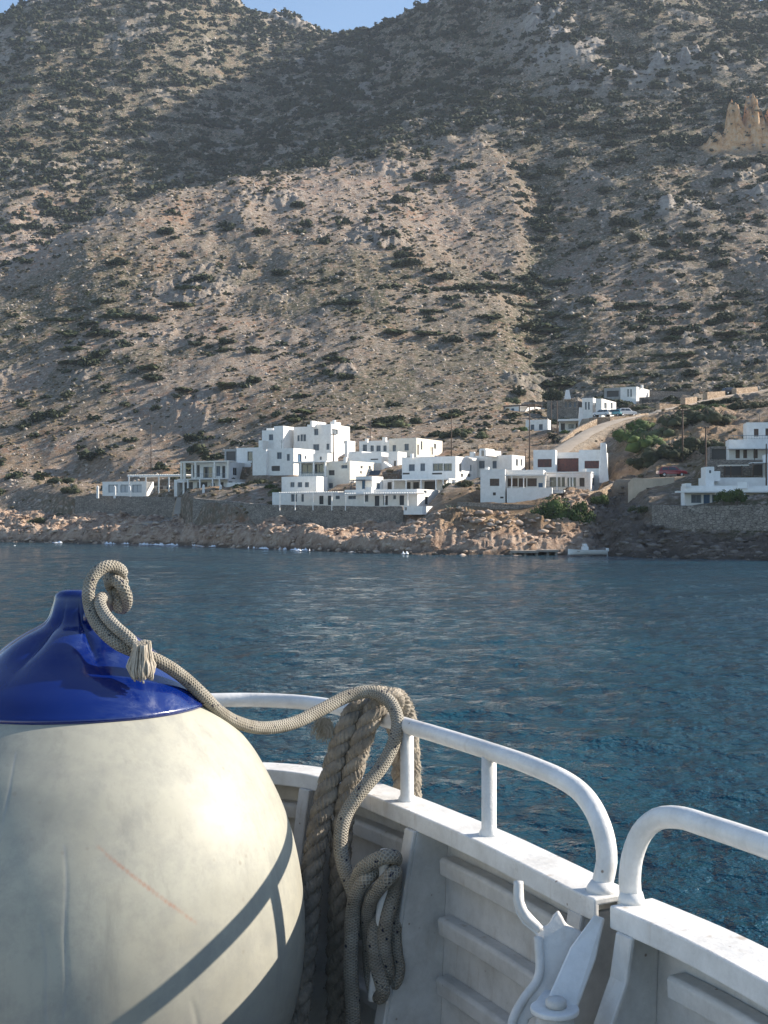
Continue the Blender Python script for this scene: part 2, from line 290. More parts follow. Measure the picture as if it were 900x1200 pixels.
# ------------------------------------------------------------------ the village: layout first (it levels the ground), meshes later
# block: front from px0 to px1, right-hand face from px1 to px2, top / bottom rows, distance of the corner at px1, turn in degrees
def blk(px0, px1, px2, yt, yb, D, th, front=(), side=(), m='white', par=.3):
    t = math.radians(th); u = Vector((math.cos(t), -math.sin(t), 0)); v = Vector((math.sin(t), math.cos(t), 0))
    C = P(px1, yb, D); r0 = (px0-450)/F; wdt = (C.x-r0*C.y)/(u.x-r0*u.y)
    r2 = (px2-450)/F; dn = (v.x-r2*v.y); dep = (r2*C.y-C.x)/dn if px2 > px1+.6 and abs(dn) > .03 else 6.0
    dep = min(max(dep, 3.5), 13)
    return dict(C=C, u=u, v=v, w=wdt, d=dep, zt=P(px1, yt, D).z, zb=C.z, front=front, side=side, m=m, par=par)
HOUSES = [
 ('low_house', 'single storey white house with shuttered front behind the long grey quay wall, farthest left', [
   blk(120, 170, 178, 564, 581, 266, 20, [(127, 138, 568, 577, 'p'), (141, 151, 568, 577, 'p'), (155, 166, 568, 577, 'p')], (), 'white'),
   blk(204, 207.5, 209, 564, 581, 259, 20), blk(214, 218, 220, 564, 581, 258, 20), blk(204, 218, 220, 562, 565.5, 258.5, 20, par=.05),
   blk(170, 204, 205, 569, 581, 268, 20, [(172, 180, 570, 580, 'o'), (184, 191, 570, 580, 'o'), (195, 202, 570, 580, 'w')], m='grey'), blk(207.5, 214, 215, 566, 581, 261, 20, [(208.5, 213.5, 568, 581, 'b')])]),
 ('terrace_house', 'cream white house with a colonnaded upper veranda above the left sea wall', [
   blk(214, 266, 303, 561, 582, 250, 24, [(216, 226, 565, 578, 'o'), (231, 243, 565, 577, 'o'), (247, 252, 566, 577, 'w'), (257, 262, 565, 578, 'o')], [(268, 273, 564, 571, 'w'), (276, 279, 565, 574, 'o')]),
   blk(224, 266, 312, 541, 562, 254, 24, [(226, 234, 545, 559, 'o'), (238, 249, 547, 560, 'g'), (253, 258, 546, 558, 'w'), (260, 264, 546, 560, 'o')], [(273, 278, 548, 557, 'g'), (284, 287, 547, 556, 'w'), (296, 305, 550, 556, 'w')]),
   blk(266, 306, 318, 565, 583, 241, 24, (), (), 'white', .1)]),
 ('hillside_house', 'small white house with a dark side pergola, above the colonnaded veranda', [
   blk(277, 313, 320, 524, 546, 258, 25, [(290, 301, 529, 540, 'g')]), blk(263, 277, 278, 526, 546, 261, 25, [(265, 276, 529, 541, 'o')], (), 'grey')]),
 ('stepped_house', 'white cubic house with a narrow blue door on its sunlit side, below the tallest house', [
   blk(312, 344, 369, 525, 556, 238, 28, [(324.5, 330, 530, 538, 'w'), (336, 339.5, 532, 540, 'w'), (318, 328, 546, 552, 'o')], [(349, 353.5, 532, 542, 'b'), (357, 359, 534, 538, 'w')]),
   blk(296, 312, 313, 527, 556, 240, 28, (), ())]),
 ('tall_house', 'tallest white stepped house with many dark windows at the top of the village', [
   blk(307, 322, 326, 504, 530, 256, 25, [(315, 320, 509, 516, 'w')]), blk(321, 332, 346, 499, 530, 254, 25), 
   blk(303, 308, 309, 516, 530, 255, 25), blk(312, 320, 321, 501.5, 530, 258, 25),
   blk(344, 361, 363, 500, 530, 255, 25, [(348.5, 351, 510, 517, 'w'), (352, 354.8, 509, 517, 'w'), (355.3, 358.5, 509, 517, 'w')]),
   blk(360, 377, 382, 497, 534, 253, 25, [(368, 373, 502.5, 510, 'w'), (367, 374, 520.5, 528, 'w')]),
   blk(377, 388, 410, 497, 536, 251, 25, [(382.5, 386, 520, 527, 'w')], [(389, 396, 503, 509, 'w'), (403, 405, 517, 520, 'w')]),
   blk(404, 407, 414, 516, 536, 249, 25), blk(363.6, 365.6, 366.2, 493, 500, 252, 25, par=0), blk(387, 390, 392, 494, 499, 254, 25, par=0)]),
 ('veranda_house', 'broad cream house with a shaded upper veranda in the middle of the village', [
   blk(330, 371, 377, 558, 580, 217, 30, [(340, 345, 565, 571, 'w'), (348.5, 354, 565, 571, 'w'), (357, 362, 565, 571, 'w')]),
   blk(350, 381, 383, 541, 560, 224, 30, [(353, 366, 544, 555, 'g'), (368, 379, 544, 555, 'g')]),
   blk(380, 410, 450, 540, 580, 220, 30, [(400, 407, 545, 549, 'w'), (385, 392, 551, 557, 'o'), (378, 383, 566, 572, 'w'), (385, 390, 566, 572, 'w')], [(422.5, 425, 546, 549, 'w'), (422, 424, 552, 555, 'w'), (432, 434.5, 546, 550, 'w')], 'cream'),
   blk(367, 384, 396, 531, 543, 231, 30, [(374.5, 377, 535, 539, 'w')]), blk(409, 424, 432, 529, 543, 231, 30, [(412, 418, 530.5, 533.5, 'w')]),
   blk(417, 436, 449, 558, 580, 208, 30, [(424, 428, 562, 573, 'b')], [(441, 446, 566, 573, 'w')])]),
 ('sea_front_house', 'long low white house with three dark doors directly behind the main sea wall', [
   blk(319, 405, 406, 576, 597, 207, 28, [(341, 348, 579, 588, 'w'), (353, 356, 579, 588, 'w'), (374, 379, 581, 591, 'd'), (384, 388, 581, 592, 'd'), (393, 398, 581, 585, 'w')]),
   blk(404, 489, 515, 573, 598, 199, 28, [(408, 417, 581, 585, 'w'), (427, 431.5, 580, 588, 'w'), (439, 444.5, 581, 593, 'd'), (449, 454.5, 581, 592, 'd'), (460.5, 464, 580.5, 585, 'w'), (468, 473.5, 580.5, 592, 'd')], [(498, 502, 582, 591, 'd'), (496.5, 500, 574.8, 578.5, 'w')]),
   blk(473, 495, 507, 593, 603, 192, 28, [(474.5, 476.5, 593.5, 598, 'o')], par=.1)]),
 ('long_house', 'white house with a row of small grey windows and a cream end wall', [
   blk(421, 457, 463, 516, 535, 240, 28, [(425, 430, 521, 529, 'w'), (434, 438, 522, 529, 'w'), (441, 446, 522, 529, 'w'), (449, 453, 522, 529, 'w')]),
   blk(456, 488, 518.5, 513, 540, 237, 28, [(460, 464, 521.5, 529, 'w'), (474, 479, 520, 528, 'w')], [(489, 491, 521, 533, 'o'), (493, 495, 517, 527, 'w'), (506, 507.5, 524, 533, 'o'), (508.5, 511, 520, 526, 'w')], 'cream'),
   blk(408, 447, 455, 530, 556, 229, 28, [(418, 424, 537.5, 539, 'o'), (434, 443, 537.5, 539, 'o')]), blk(455, 466, 475, 529, 556, 228, 28, [(461.5, 464, 540, 547, 'o')])]),
 ('cube_house', 'two storey white house with wide glass window and vents on its sunlit end wall', [
   blk(471, 534, 559.5, 534.5, 580, 212, 28, [(479, 486, 544, 552, 'w'), (492.5, 498, 543, 552, 'w'), (507, 519, 543, 552, 'g'), (519.6, 529.5, 543, 552, 'g'), (470.8, 480, 554, 556, 'o'), (506, 518, 554, 556, 'o')],
       [(538, 541, 543.5, 553, 'w'), (551, 553, 545, 552, 'w'), (540, 543, 555, 559, 'o'), (548, 552, 555.5, 559, 'o'), (535.5, 538.5, 565, 574, 'w'), (549, 551.5, 563, 572, 'w')]),
   blk(446, 520, 522, 562, 580, 209, 28, [(454, 459, 565, 575, 'o'), (475, 481, 565, 575, 'o'), (484, 491, 565, 575, 'o'), (497, 510, 564, 575, 'o')])]),
 ('chapel_house', 'white house with a little bell gable on its roof beside the red shuttered house', [
   blk(545, 600, 616, 533, 562, 217, 30, [(561, 568, 540, 549, 'w'), (577, 582, 540, 549, 'w')], [(604.5, 607, 538, 546, 'w'), (610, 612, 538, 546, 'w')]),
   blk(561.5, 564, 564.6, 527, 534, 215, 30, par=0), blk(567, 569.5, 570, 527, 534, 214.5, 30, par=0), blk(562, 569, 570, 525.5, 528, 215, 30, par=0)]),
 ('red_shutter_house', 'white house with red shutters and a tapering corner buttress, at the foot of the road', [
   blk(625, 651, 652, 527, 562, 208, 12, [(630, 646.5, 538, 547.5, 'r')]), blk(650, 681, 682, 530, 562, 211, 12, [(653, 678, 537, 553, 'r')]),
   blk(678.5, 703, 707, 527, 562, 206, 12, [(685, 702, 540, 549, 'r')]), blk(703.5, 708.5, 711, 519, 566, 205, 14, par=0), blk(705, 710.5, 712, 530, 566, 204, 14, par=0)]),
 ('bay_house', 'white two storey house with brown windows above the big green bush', [
   blk(563, 592, 595, 550, 592, 190, 10, [(574, 585, 561, 569.5, 'k'), (577.5, 581, 577, 580.5, 'o'), (586, 590, 582, 584, 'o')]),
   blk(593, 639, 640, 553, 592, 194, 10, [(595, 606.5, 560.5, 570, 'k'), (608, 616.5, 560.5, 570.5, 'k'), (618, 629, 560.5, 570, 'k'), (631, 636, 566, 571, 'b')]),
   blk(594, 647, 649, 571.5, 592, 188, 10, (), par=.15), blk(592, 637, 640, 550.5, 556, 190.5, 10, par=.1)]),
 ('glass_front_house', 'low white house with sliding glass doors under a thin white pergola, beside the round bush', [
   blk(638, 691, 704, 554, 577, 196, 14, [(644, 657, 559, 571, 'g'), (658, 662, 559, 571, 'g'), (665, 675, 559.5, 572, 'g'), (679, 685, 560, 571, 'o')], [(694, 697, 560, 569, 'w'), (699, 701, 560, 568, 'w')]),
   blk(646, 692, 708, 576, 586, 192, 14, (), (), 'stone', .08), blk(638, 660, 662, 574, 578, 191, 14, par=.1)]),
 ('upper_white_house', 'white farmhouse with blue window and brown pergola, leftmost of the upper hamlet', [
   blk(590, 609, 641, 474, 490, 300, 35, [(599, 602.5, 478.5, 484, 'b')])]),
 ('cottage', 'small white cottage with two dark windows, beside the palm below the upper hamlet', [
   blk(616, 642, 646, 491.5, 510, 270, 20, [(622, 626, 497.5, 506, 'w'), (631.5, 636, 497, 504, 'w')])]),
 ('chimney_cottage', 'white cottage with a tall tapering chimney at the bottom of the stone ramp', [
   blk(655, 683, 689.5, 491, 511, 264, 18, [(657, 662, 496, 504, 'o'), (666, 673, 497, 502.5, 'g'), (674.5, 678, 496, 505, 'o')]), blk(653, 680, 681, 490.5, 493, 261.5, 18, par=.05)]),
 ('stone_house', 'grey stone and white farmhouse row above the parked cars', [
   blk(641, 661, 662, 469, 490, 292, 25, [(646, 649, 474, 480, 'o')], (), 'stone'), blk(660, 677, 683, 466.5, 490, 290, 25, [(662, 664, 471, 477, 'w'), (667, 669.5, 471, 477, 'w'), (672.5, 675, 471, 477, 'w')], (), 'stone'),
   blk(682, 695, 701, 466, 490, 289, 25, [(685.5, 687.5, 471, 480, 'w'), (689, 691, 471, 480, 'w')], [(697, 699, 472, 478, 'w')]), blk(698, 705, 722, 467, 490, 287, 28, (), [(708, 711, 472, 479, 'w'), (715.5, 718, 472, 479, 'w')])]),
 ('hilltop_house', 'highest white house of the hamlet with a tall narrow window and shaded left wing', [
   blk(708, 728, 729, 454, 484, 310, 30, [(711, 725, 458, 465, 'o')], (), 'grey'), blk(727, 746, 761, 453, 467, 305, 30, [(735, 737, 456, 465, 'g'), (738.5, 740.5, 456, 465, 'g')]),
   blk(727, 740, 741, 467, 484, 306, 30, [(730, 732, 470, 479, 'o'), (735, 737, 470, 479, 'o')], (), 'stone'), blk(739, 745.5, 750, 467, 484, 304, 30)]),
 ('stone_shed', 'long low dark stone shed with open bays beside the uphill road', [
   blk(749, 800, 822, 464, 480, 298, 20, [(752, 760, 468, 476, 'o'), (764, 772, 468, 476, 'o'), (777, 786, 468, 476, 'w'), (790, 797, 467, 476, 'o')], [(806, 810, 463, 470, 'o')], 'stone')]),
 ('cliff_house', 'stacked white house with brown shutters and balcony parapet at the right edge', [
   blk(875, 935, 936, 494.5, 518, 180, 8, [(883.5, 889, 502.5, 511.5, 'k'), (897, 903, 502, 511, 'k')]), blk(854, 935, 936, 514.5, 542, 176, 8, [(862, 867, 527, 537, 'k'), (871, 875.5, 527, 537, 'k'), (883, 888, 526, 537, 'k')]),
   blk(898, 930, 931, 532, 562, 169, 8), blk(829, 925, 926, 538.5, 562, 172, 8, [(848, 870, 546, 557, 'o'), (882, 897, 545, 557, 'o')], (), 'stone'), blk(832, 853, 854, 523, 542, 180, 8, [(834, 852, 526, 538, 'o')], (), 'stone')]),
 ('waterside_house', 'low white house with blue shutters under a long white roof slab, behind two round trees', [
   blk(803, 935, 936, 569, 594, 163, 4, [(810, 822, 579.5, 589.5, 'w'), (824.5, 832, 579.5, 592, 'b'), (834.5, 838, 579.5, 589, 'w'), (873, 878.5, 580, 592, 'w'), (883, 890, 579.5, 592, 'b'), (894.5, 906, 579.5, 588, 'w')]),
   blk(824, 936, 937, 559.5, 575, 168, 4), blk(804, 810, 811, 566.3, 570, 162.8, 4, par=.05)]),
 ('shed', 'little white shed with a sloping roof and one tiny window beside the right utility pole', [
   blk(827, 837, 838, 547, 564, 167, 4, [(831, 833.5, 551, 554.5, 'w')], par=0), blk(837, 844, 845, 552, 564, 167.1, 4, par=0)]),
]
for nm, lb, bl in HOUSES:
    for b in bl:
        if b['zt']-b['zb'] > 2.0: pad(b['C'], -b['u'], b['v'], b['w'], b['d'], b['zb']-.15)
ROAD = spline([P(640, 541, 222), P(658, 530, 232), P(678, 517, 240), P(700, 504, 248), P(725, 494, 256), P(755, 487, 263), P(790, 479, 270), P(825, 471, 280), P(860, 463.5, 290), P(890, 459.5, 298), P(960, 446, 306)], 2.0)
path_flat(ROAD, 2.2, 2.0)
PARK = spline([P(697, 490.5, 263), P(718, 489, 264), P(745, 488, 265)], 3.0); path_flat(PARK, 3.0, 1.5, .9)
LANE = spline([P(742, 561, 190), P(765, 560, 189), P(795, 558, 188)], 3.0); path_flat(LANE, 2.4, 1.5, .9)
STEPS = spline([P(163, 612, 238), P(180, 604, 243), P(195, 594, 248), P(212, 583, 254)], 1.5); STEPS = [Vector((q.x, q.y, float(zat(np.array(q.x), np.array(q.y)))+.15)) for q in STEPS]; path_flat(STEPS, .9, .8, 1.0)
TRACK = spline([P(500, 482, 310), P(540, 477, 306), P(580, 473, 310), P(640, 470, 318)], 4.0); path_flat(TRACK, 1.2, 2.0, .8)

# ------------------------------------------------------------------ ground material and mesh
def hill_material():
    m = bpy.data.materials.new('stony_hillside'); m.use_nodes = True; t = m.node_tree; b = t.nodes['Principled BSDF']
    b.inputs['Roughness'].default_value = .95; b.inputs['Specular IOR Level'].default_value = .15
    tc = N(t, 'ShaderNodeTexCoord'); V_ = tc.outputs['Object']
    def noise(s, d=6, r=.65, off=0):
        mp = N(t, 'ShaderNodeMapping'); mp.inputs['Location'].default_value = (off, off, 0); t.links.new(V_, mp.inputs[0])
        n = N(t, 'ShaderNodeTexNoise', Scale=s, Detail=d, Roughness=r); t.links.new(mp.outputs[0], n.inputs['Vector']); return n.outputs['Fac']
    def att(n): a = N(t, 'ShaderNodeAttribute', attribute_name=n); return a.outputs['Fac']
    soil = ramp(t, noise(.05, 5), [(.36, (.23, .155, .11)), (.5, (.33, .235, .175)), (.62, (.35, .19, .12))])
    speck = ramp(t, noise(.55, 8, .75), [(.42, 0.0), (.56, 1.0)])
    rockc = ramp(t, noise(1.6, 6, .7), [(.35, (.19, .155, .13)), (.65, (.56, .475, .40))])
    c = mix(t, speck, soil, rockc)
    scr = ramp(t, noise(.9, 7, .72, 31), [(.41, 0.0), (.50, 1.0)])
    scm = mth(t, 'MULTIPLY', scr, mth(t, 'MULTIPLY', att('veg'), .88))
    scc = ramp(t, noise(.14, 5, .6, 9), [(.38, (.052, .060, .030)), (.55, (.085, .085, .045)), (.68, (.14, .10, .06))])
    c = mix(t, scm, c, scc)
    cr = ramp(t, noise(.22, 9, .75, 3), [(.36, (.17, .15, .135)), (.5, (.33, .29, .25)), (.66, (.48, .43, .37))])
    c = mix(t, att('crag'), c, cr)
    oc_ = ramp(t, noise(.35, 8, .75, 5), [(.36, (.30, .15, .07)), (.47, (.72, .40, .19)), (.62, (.78, .55, .34))])
    c = mix(t, att('ochre'), c, oc_)
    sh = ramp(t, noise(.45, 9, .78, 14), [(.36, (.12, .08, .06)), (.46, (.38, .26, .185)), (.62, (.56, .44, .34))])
    shd = ramp(t, noise(.5, 9, .75, 15), [(.34, (.05, .042, .036)), (.5, (.13, .105, .085)), (.7, (.25, .21, .175))])  # darker copy of the shore colours, for painted shade
    sh = mix(t, att('shade_tone'), sh, shd)
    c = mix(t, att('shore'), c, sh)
    grass = ramp(t, noise(.5, 7, .7, 23), [(.4, (.17, .11, .06)), (.55, (.30, .20, .115)), (.66, (.38, .28, .16))])
    c = mix(t, att('grass'), c, grass)
    rd = ramp(t, noise(.8, 5, .6, 2), [(.35, (.34, .27, .20)), (.65, (.46, .38, .29))])
    c = mix(t, att('dirt'), c, rd)
    wet = mth(t, 'MULTIPLY', att('wet'), .75); c = mix(t, wet, c, (.045, .038, .03))
    t.links.new(c, b.inputs['Base Color'])
    h = mth(t, 'ADD', mth(t, 'MULTIPLY', noise(.8, 8, .72), 1.0), mth(t, 'MULTIPLY', noise(3.0, 6, .7), .35))
    bp = N(t, 'ShaderNodeBump', Strength=1.0, Distance=.8); t.links.new(h, bp.inputs['Height']); t.links.new(bp.outputs[0], b.inputs['Normal'])
    return m
veg = np.clip(.55+.9*sstep(560, 860, GY)+fbm(GX, GY*.5, 90, 3, False, 33)*.45-.35*sstep(430, 560, GY)*sstep(680, 600, GY)*(GP < 460)+.5*np.exp(-((GY-400)/90)**2)*(fbm(GX, GY*.6, 50, 3, False, 34) > .1), 0, 1)
veg = np.clip(veg+.5*sstep(430, 620, GP)*sstep(600, 700, GY)+.25*sstep(500, 700, GP), 0, 1)
veg = np.clip(veg+np.exp(-((GX-rx-3)/5.0)**2)*sstep(600, 480, GY), 0, 1.1)
ii = np.arange(NC-1)[:, None]*NR+np.arange(NR-1)[None, :]
Fq = np.stack([ii, ii+NR, ii+NR+1, ii+1], -1).reshape(-1, 4)
def build_hill():
    jit = sstep(-2, 2, dsh)*np.maximum(rk, np.clip(crag+oc, 0, 1))
    JX = fbm(GX, GY, 4.0, 3, False, 41)*.4*jit; JY = fbm(GX, GY, 4.0, 3, False, 42)*.4*jit
    Vv = np.stack([GX+JX, GY+JY, Z], -1).reshape(-1, 3)
    me = mesh_np('hillside', Vv, Fq, hill_material(), True)
    zz = Z
    grs = np.clip(sstep(2.0, 4.5, Z)*sstep(205, 190, GY)*sstep(495, 530, GP)*sstep(690, 640, GP)*.85 + np.exp(-((GP-715)/22)**2-((GY-203)/14)**2)*.8+.35*terr*(fbm(GX, GY, 14, 3, False, 55) > 0), 0, 1)
    shr = np.clip(rk*1.2, 0, 1)
    drk = np.clip(sstep(665, 720, GP)*sstep(215, 190, GY), 0, 1)  # ground toned darker here to paint in the right cove's shade
    wet = sstep(.9, .25, zz+.3*fbm(GX, GY, 3, 2))
    for nm, arr in (('veg', veg), ('crag', np.clip(crag+rocky*.7*(fbm(GX, GY, 9, 3, False, 61) > -.1), 0, 1)), ('ochre', np.clip(oc+rocky*.35, 0, 1)), ('shore', shr), ('dirt', dirt), ('grass', grs*(1-dirt)), ('shade_tone', drk), ('wet', wet)):
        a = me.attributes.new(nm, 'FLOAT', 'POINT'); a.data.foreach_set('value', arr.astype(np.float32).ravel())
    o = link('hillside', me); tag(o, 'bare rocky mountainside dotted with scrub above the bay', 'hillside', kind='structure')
build_hill()

# ------------------------------------------------------------------ sea
def sea_material():
    m = bpy.data.materials.new('sea_water'); m.use_nodes = True; t = m.node_tree; b = t.nodes['Principled BSDF']
    b.inputs['Roughness'].default_value = .06; b.inputs['IOR'].default_value = 1.333
    tc = N(t, 'ShaderNodeTexCoord')
    def noise(s, d, r, sx=1, sy=1, rot=0):
        mp = N(t, 'ShaderNodeMapping'); mp.inputs['Scale'].default_value = (sx, sy, 1); mp.inputs['Rotation'].default_value = (0, 0, rot); t.links.new(tc.outputs['Object'], mp.inputs[0])
        n = N(t, 'ShaderNodeTexNoise', Scale=s, Detail=d, Roughness=r); t.links.new(mp.outputs[0], n.inputs['Vector']); return n.outputs['Fac']
    c = ramp(t, noise(.03, 4, .6), [(.3, (.002, .025, .042)), (.5, (.003, .040, .062)), (.7, (.004, .060, .090))])
    t.links.new(c, b.inputs['Base Color'])
    h = mth(t, 'ADD', mth(t, 'ADD', mth(t, 'MULTIPLY', noise(1.1, 5, .6, 1, .8, .3), 1.0), mth(t, 'MULTIPLY', noise(.38, 3, .5, 1, .8, .9), 1.5)), mth(t, 'MULTIPLY', noise(4.2, 3, .5, 1, .8, -.4), .30))
    bp = N(t, 'ShaderNodeBump', Strength=1.0, Distance=.42); t.links.new(h, bp.inputs['Height']); t.links.new(bp.outputs[0], b.inputs['Normal'])
    return m
def build_sea():
    pc = np.concatenate([np.arange(-3000, -300, 150), np.arange(-300, 1200, 5), np.arange(1200, 4000, 150)]).astype(float)
    rw = np.concatenate([np.geomspace(2.0, 420, 1150), [600, 1200, 2500, 5000]])
    X_ = (pc[:, None]-450)/F*rw[None, :]; Yy = np.repeat(rw[None, :], len(pc), 0)
    cell = np.gradient(rw)[None, :]
    z = np.zeros_like(X_)
    for wl, am, sd_ in ((5.5, .08, 1), (2.4, .065, 2), (1.2, .04, 3)):
        f = sstep(.45, .16, cell/wl); z += f*am*(fbm(X_*.8+Yy*.25, Yy, wl, 2, False, sd_))
    z -= .02
    n, k = X_.shape; i2 = np.arange(n-1)[:, None]*k+np.arange(k-1)[None, :]
    fq = np.stack([i2, i2+k, i2+k+1, i2+1], -1).reshape(-1, 4)
    V1 = np.stack([X_, Yy, z], -1).reshape(-1, 3)
    # a coarse skirt beside and behind the boat
    base = len(V1); ex = np.array([[-4000, -2500, -.05], [4000, -2500, -.05], [4000, 2.0, -.05], [-4000, 2.0, -.05]]); V1 = np.concatenate([V1, ex])
    fq = np.concatenate([fq, [[base, base+1, base+2, base+3]]])
    o = link('sea', mesh_np('sea', V1, fq, sea_material(), True)); tag(o, 'dark teal rippled sea water of the bay', 'sea', kind='structure')
build_sea()
# ------------------------------------------------------------------ village materials
M = {}
M['white'] = mat('whitewash', (.86, .845, .81), .85, (.76, .74, .70), 1.6, .25, 3, .03)
M['cream'] = mat('cream_wash', (.78, .74, .65), .85, (.68, .63, .54), 1.2, .25, 3, .03)
M['grey'] = mat('shade_grey_plaster', (.36, .36, .35), .9, (.27, .27, .26), 1.2)  # grey puts the shade of recessed bays into the wall colour
M['tan'] = mat('tan_plaster', (.52, .44, .34), .9, (.42, .35, .27), .8)
def stone_material(name, a, b_, c_):
    m = bpy.data.materials.new(name); m.use_nodes = True; t = m.node_tree; b = t.nodes['Principled BSDF']; b.inputs['Roughness'].default_value = .95
    tc = N(t, 'ShaderNodeTexCoord'); mp = N(t, 'ShaderNodeMapping'); mp.inputs['Scale'].default_value = (1, 1, 1.7); t.links.new(tc.outputs['Object'], mp.inputs[0])
    v = N(t, 'ShaderNodeTexVoronoi', Scale=2.2); t.links.new(mp.outputs[0], v.inputs['Vector'])
    n = N(t, 'ShaderNodeTexNoise', Scale=.7, Detail=6); t.links.new(mp.outputs[0], n.inputs['Vector'])
    bw = N(t, 'ShaderNodeSeparateColor'); t.links.new(v.outputs['Color'], bw.inputs[0])
    c = ramp(t, bw.outputs[0], [(.0, a), (.5, b_), (1.0, c_)])
    c = mix(t, .45, c, ramp(t, n.outputs['Fac'], [(.3, a), (.7, c_)]))
    e = N(t, 'ShaderNodeTexVoronoi', Scale=2.2, feature='DISTANCE_TO_EDGE'); t.links.new(mp.outputs[0], e.inputs['Vector'])
    j = ramp(t, e.outputs['Distance'], [(.0, 0.0), (.09, 1.0)])
    c = mix(t, j, tuple(x*.45 for x in a), c); t.links.new(c, b.inputs['Base Color'])
    bp = N(t, 'ShaderNodeBump', Strength=.8, Distance=.08); t.links.new(j, bp.inputs['Height']); t.links.new(bp.outputs[0], b.inputs['Normal'])
    return m
M['stone'] = stone_material('rubble_stone', (.17, .15, .13), (.27, .235, .20), (.38, .34, .29))
M['tanstone'] = stone_material('tan_rubble_stone', (.30, .21, .14), (.44, .33, .23), (.58, .47, .35))
M['frame'] = mat('painted_window_frame', (.20, .24, .27), .6)
M['glass'] = mat('window_glass', (.03, .04, .05), .08, spec=.8)
M['pane_w'] = mat('grey_blue_shutter', (.13, .16, .19), .6, (.09, .115, .14), 2.5)
M['pane_p'] = mat('pale_shutter', (.50, .52, .53), .7)
M['pane_b'] = mat('blue_door_paint', (.045, .12, .22), .5)
M['pane_r'] = mat('red_shutter_paint', (.16, .045, .035), .5, (.06, .03, .03), 3)
M['pane_k'] = mat('brown_shutter_paint', (.13, .08, .055), .5, (.07, .045, .035), 3)
M['pane_o'] = mat('unlit_room_interior', (.09, .085, .08), .9)
M['pane_d'] = mat('dark_door_paint', (.035, .045, .06), .5)
M['wood'] = mat('weathered_brown_wood', (.13, .085, .055), .85, (.08, .055, .04), 4)
M['pole'] = mat('creosoted_pole_wood', (.10, .065, .045), .9, (.06, .042, .032), 3)
M['rust'] = mat('dark_bark', (.11, .085, .06), .95, (.07, .05, .04), 5)
random.seed(3)
WINNAME = {'w': 'window', 'p': 'window', 'g': 'glass_door', 'r': 'window', 'k': 'window', 'b': 'door', 'd': 'door', 'o': 'doorway'}
def face_with_holes(mb, C, du, wlen, nrm, zb, zt, holes, rev=.22):
    """a wall face as a grid with the openings left out, plus their reveals. holes: (s0, s1, z0, z1) along du"""
    xs = sorted({0.0, wlen, *[h[0] for h in holes], *[h[1] for h in holes]}); zs = sorted({zb, zt, *[h[2] for h in holes], *[h[3] for h in holes]})
    def p(s, z, k=0): q = C+du*s-nrm*k; return Vector((q.x, q.y, z))
    flip = du.cross(Vector((0, 0, 1))).dot(nrm) < 0
    def quad(a, b, c, d): mb.add([a, b, c, d], [(3, 2, 1, 0) if flip else (0, 1, 2, 3)])
    for i in range(len(xs)-1):
        for j in range(len(zs)-1):
            cx = (xs[i]+xs[i+1])/2; cz = (zs[j]+zs[j+1])/2
            if any(h[0] < cx < h[1] and h[2] < cz < h[3] for h in holes): continue
            quad(p(xs[i], zs[j]), p(xs[i+1], zs[j]), p(xs[i+1], zs[j+1]), p(xs[i], zs[j+1]))
    for s0, s1, z0, z1 in holes:
        quad(p(s0, z0), p(s0, z0, rev), p(s0, z1, rev), p(s0, z1)); quad(p(s1, z0, rev), p(s1, z0), p(s1, z1), p(s1, z1, rev))
        quad(p(s0, z0), p(s1, z0), p(s1, z0, rev), p(s0, z0, rev)); quad(p(s0, z1, rev), p(s1, z1, rev), p(s1, z1), p(s0, z1))
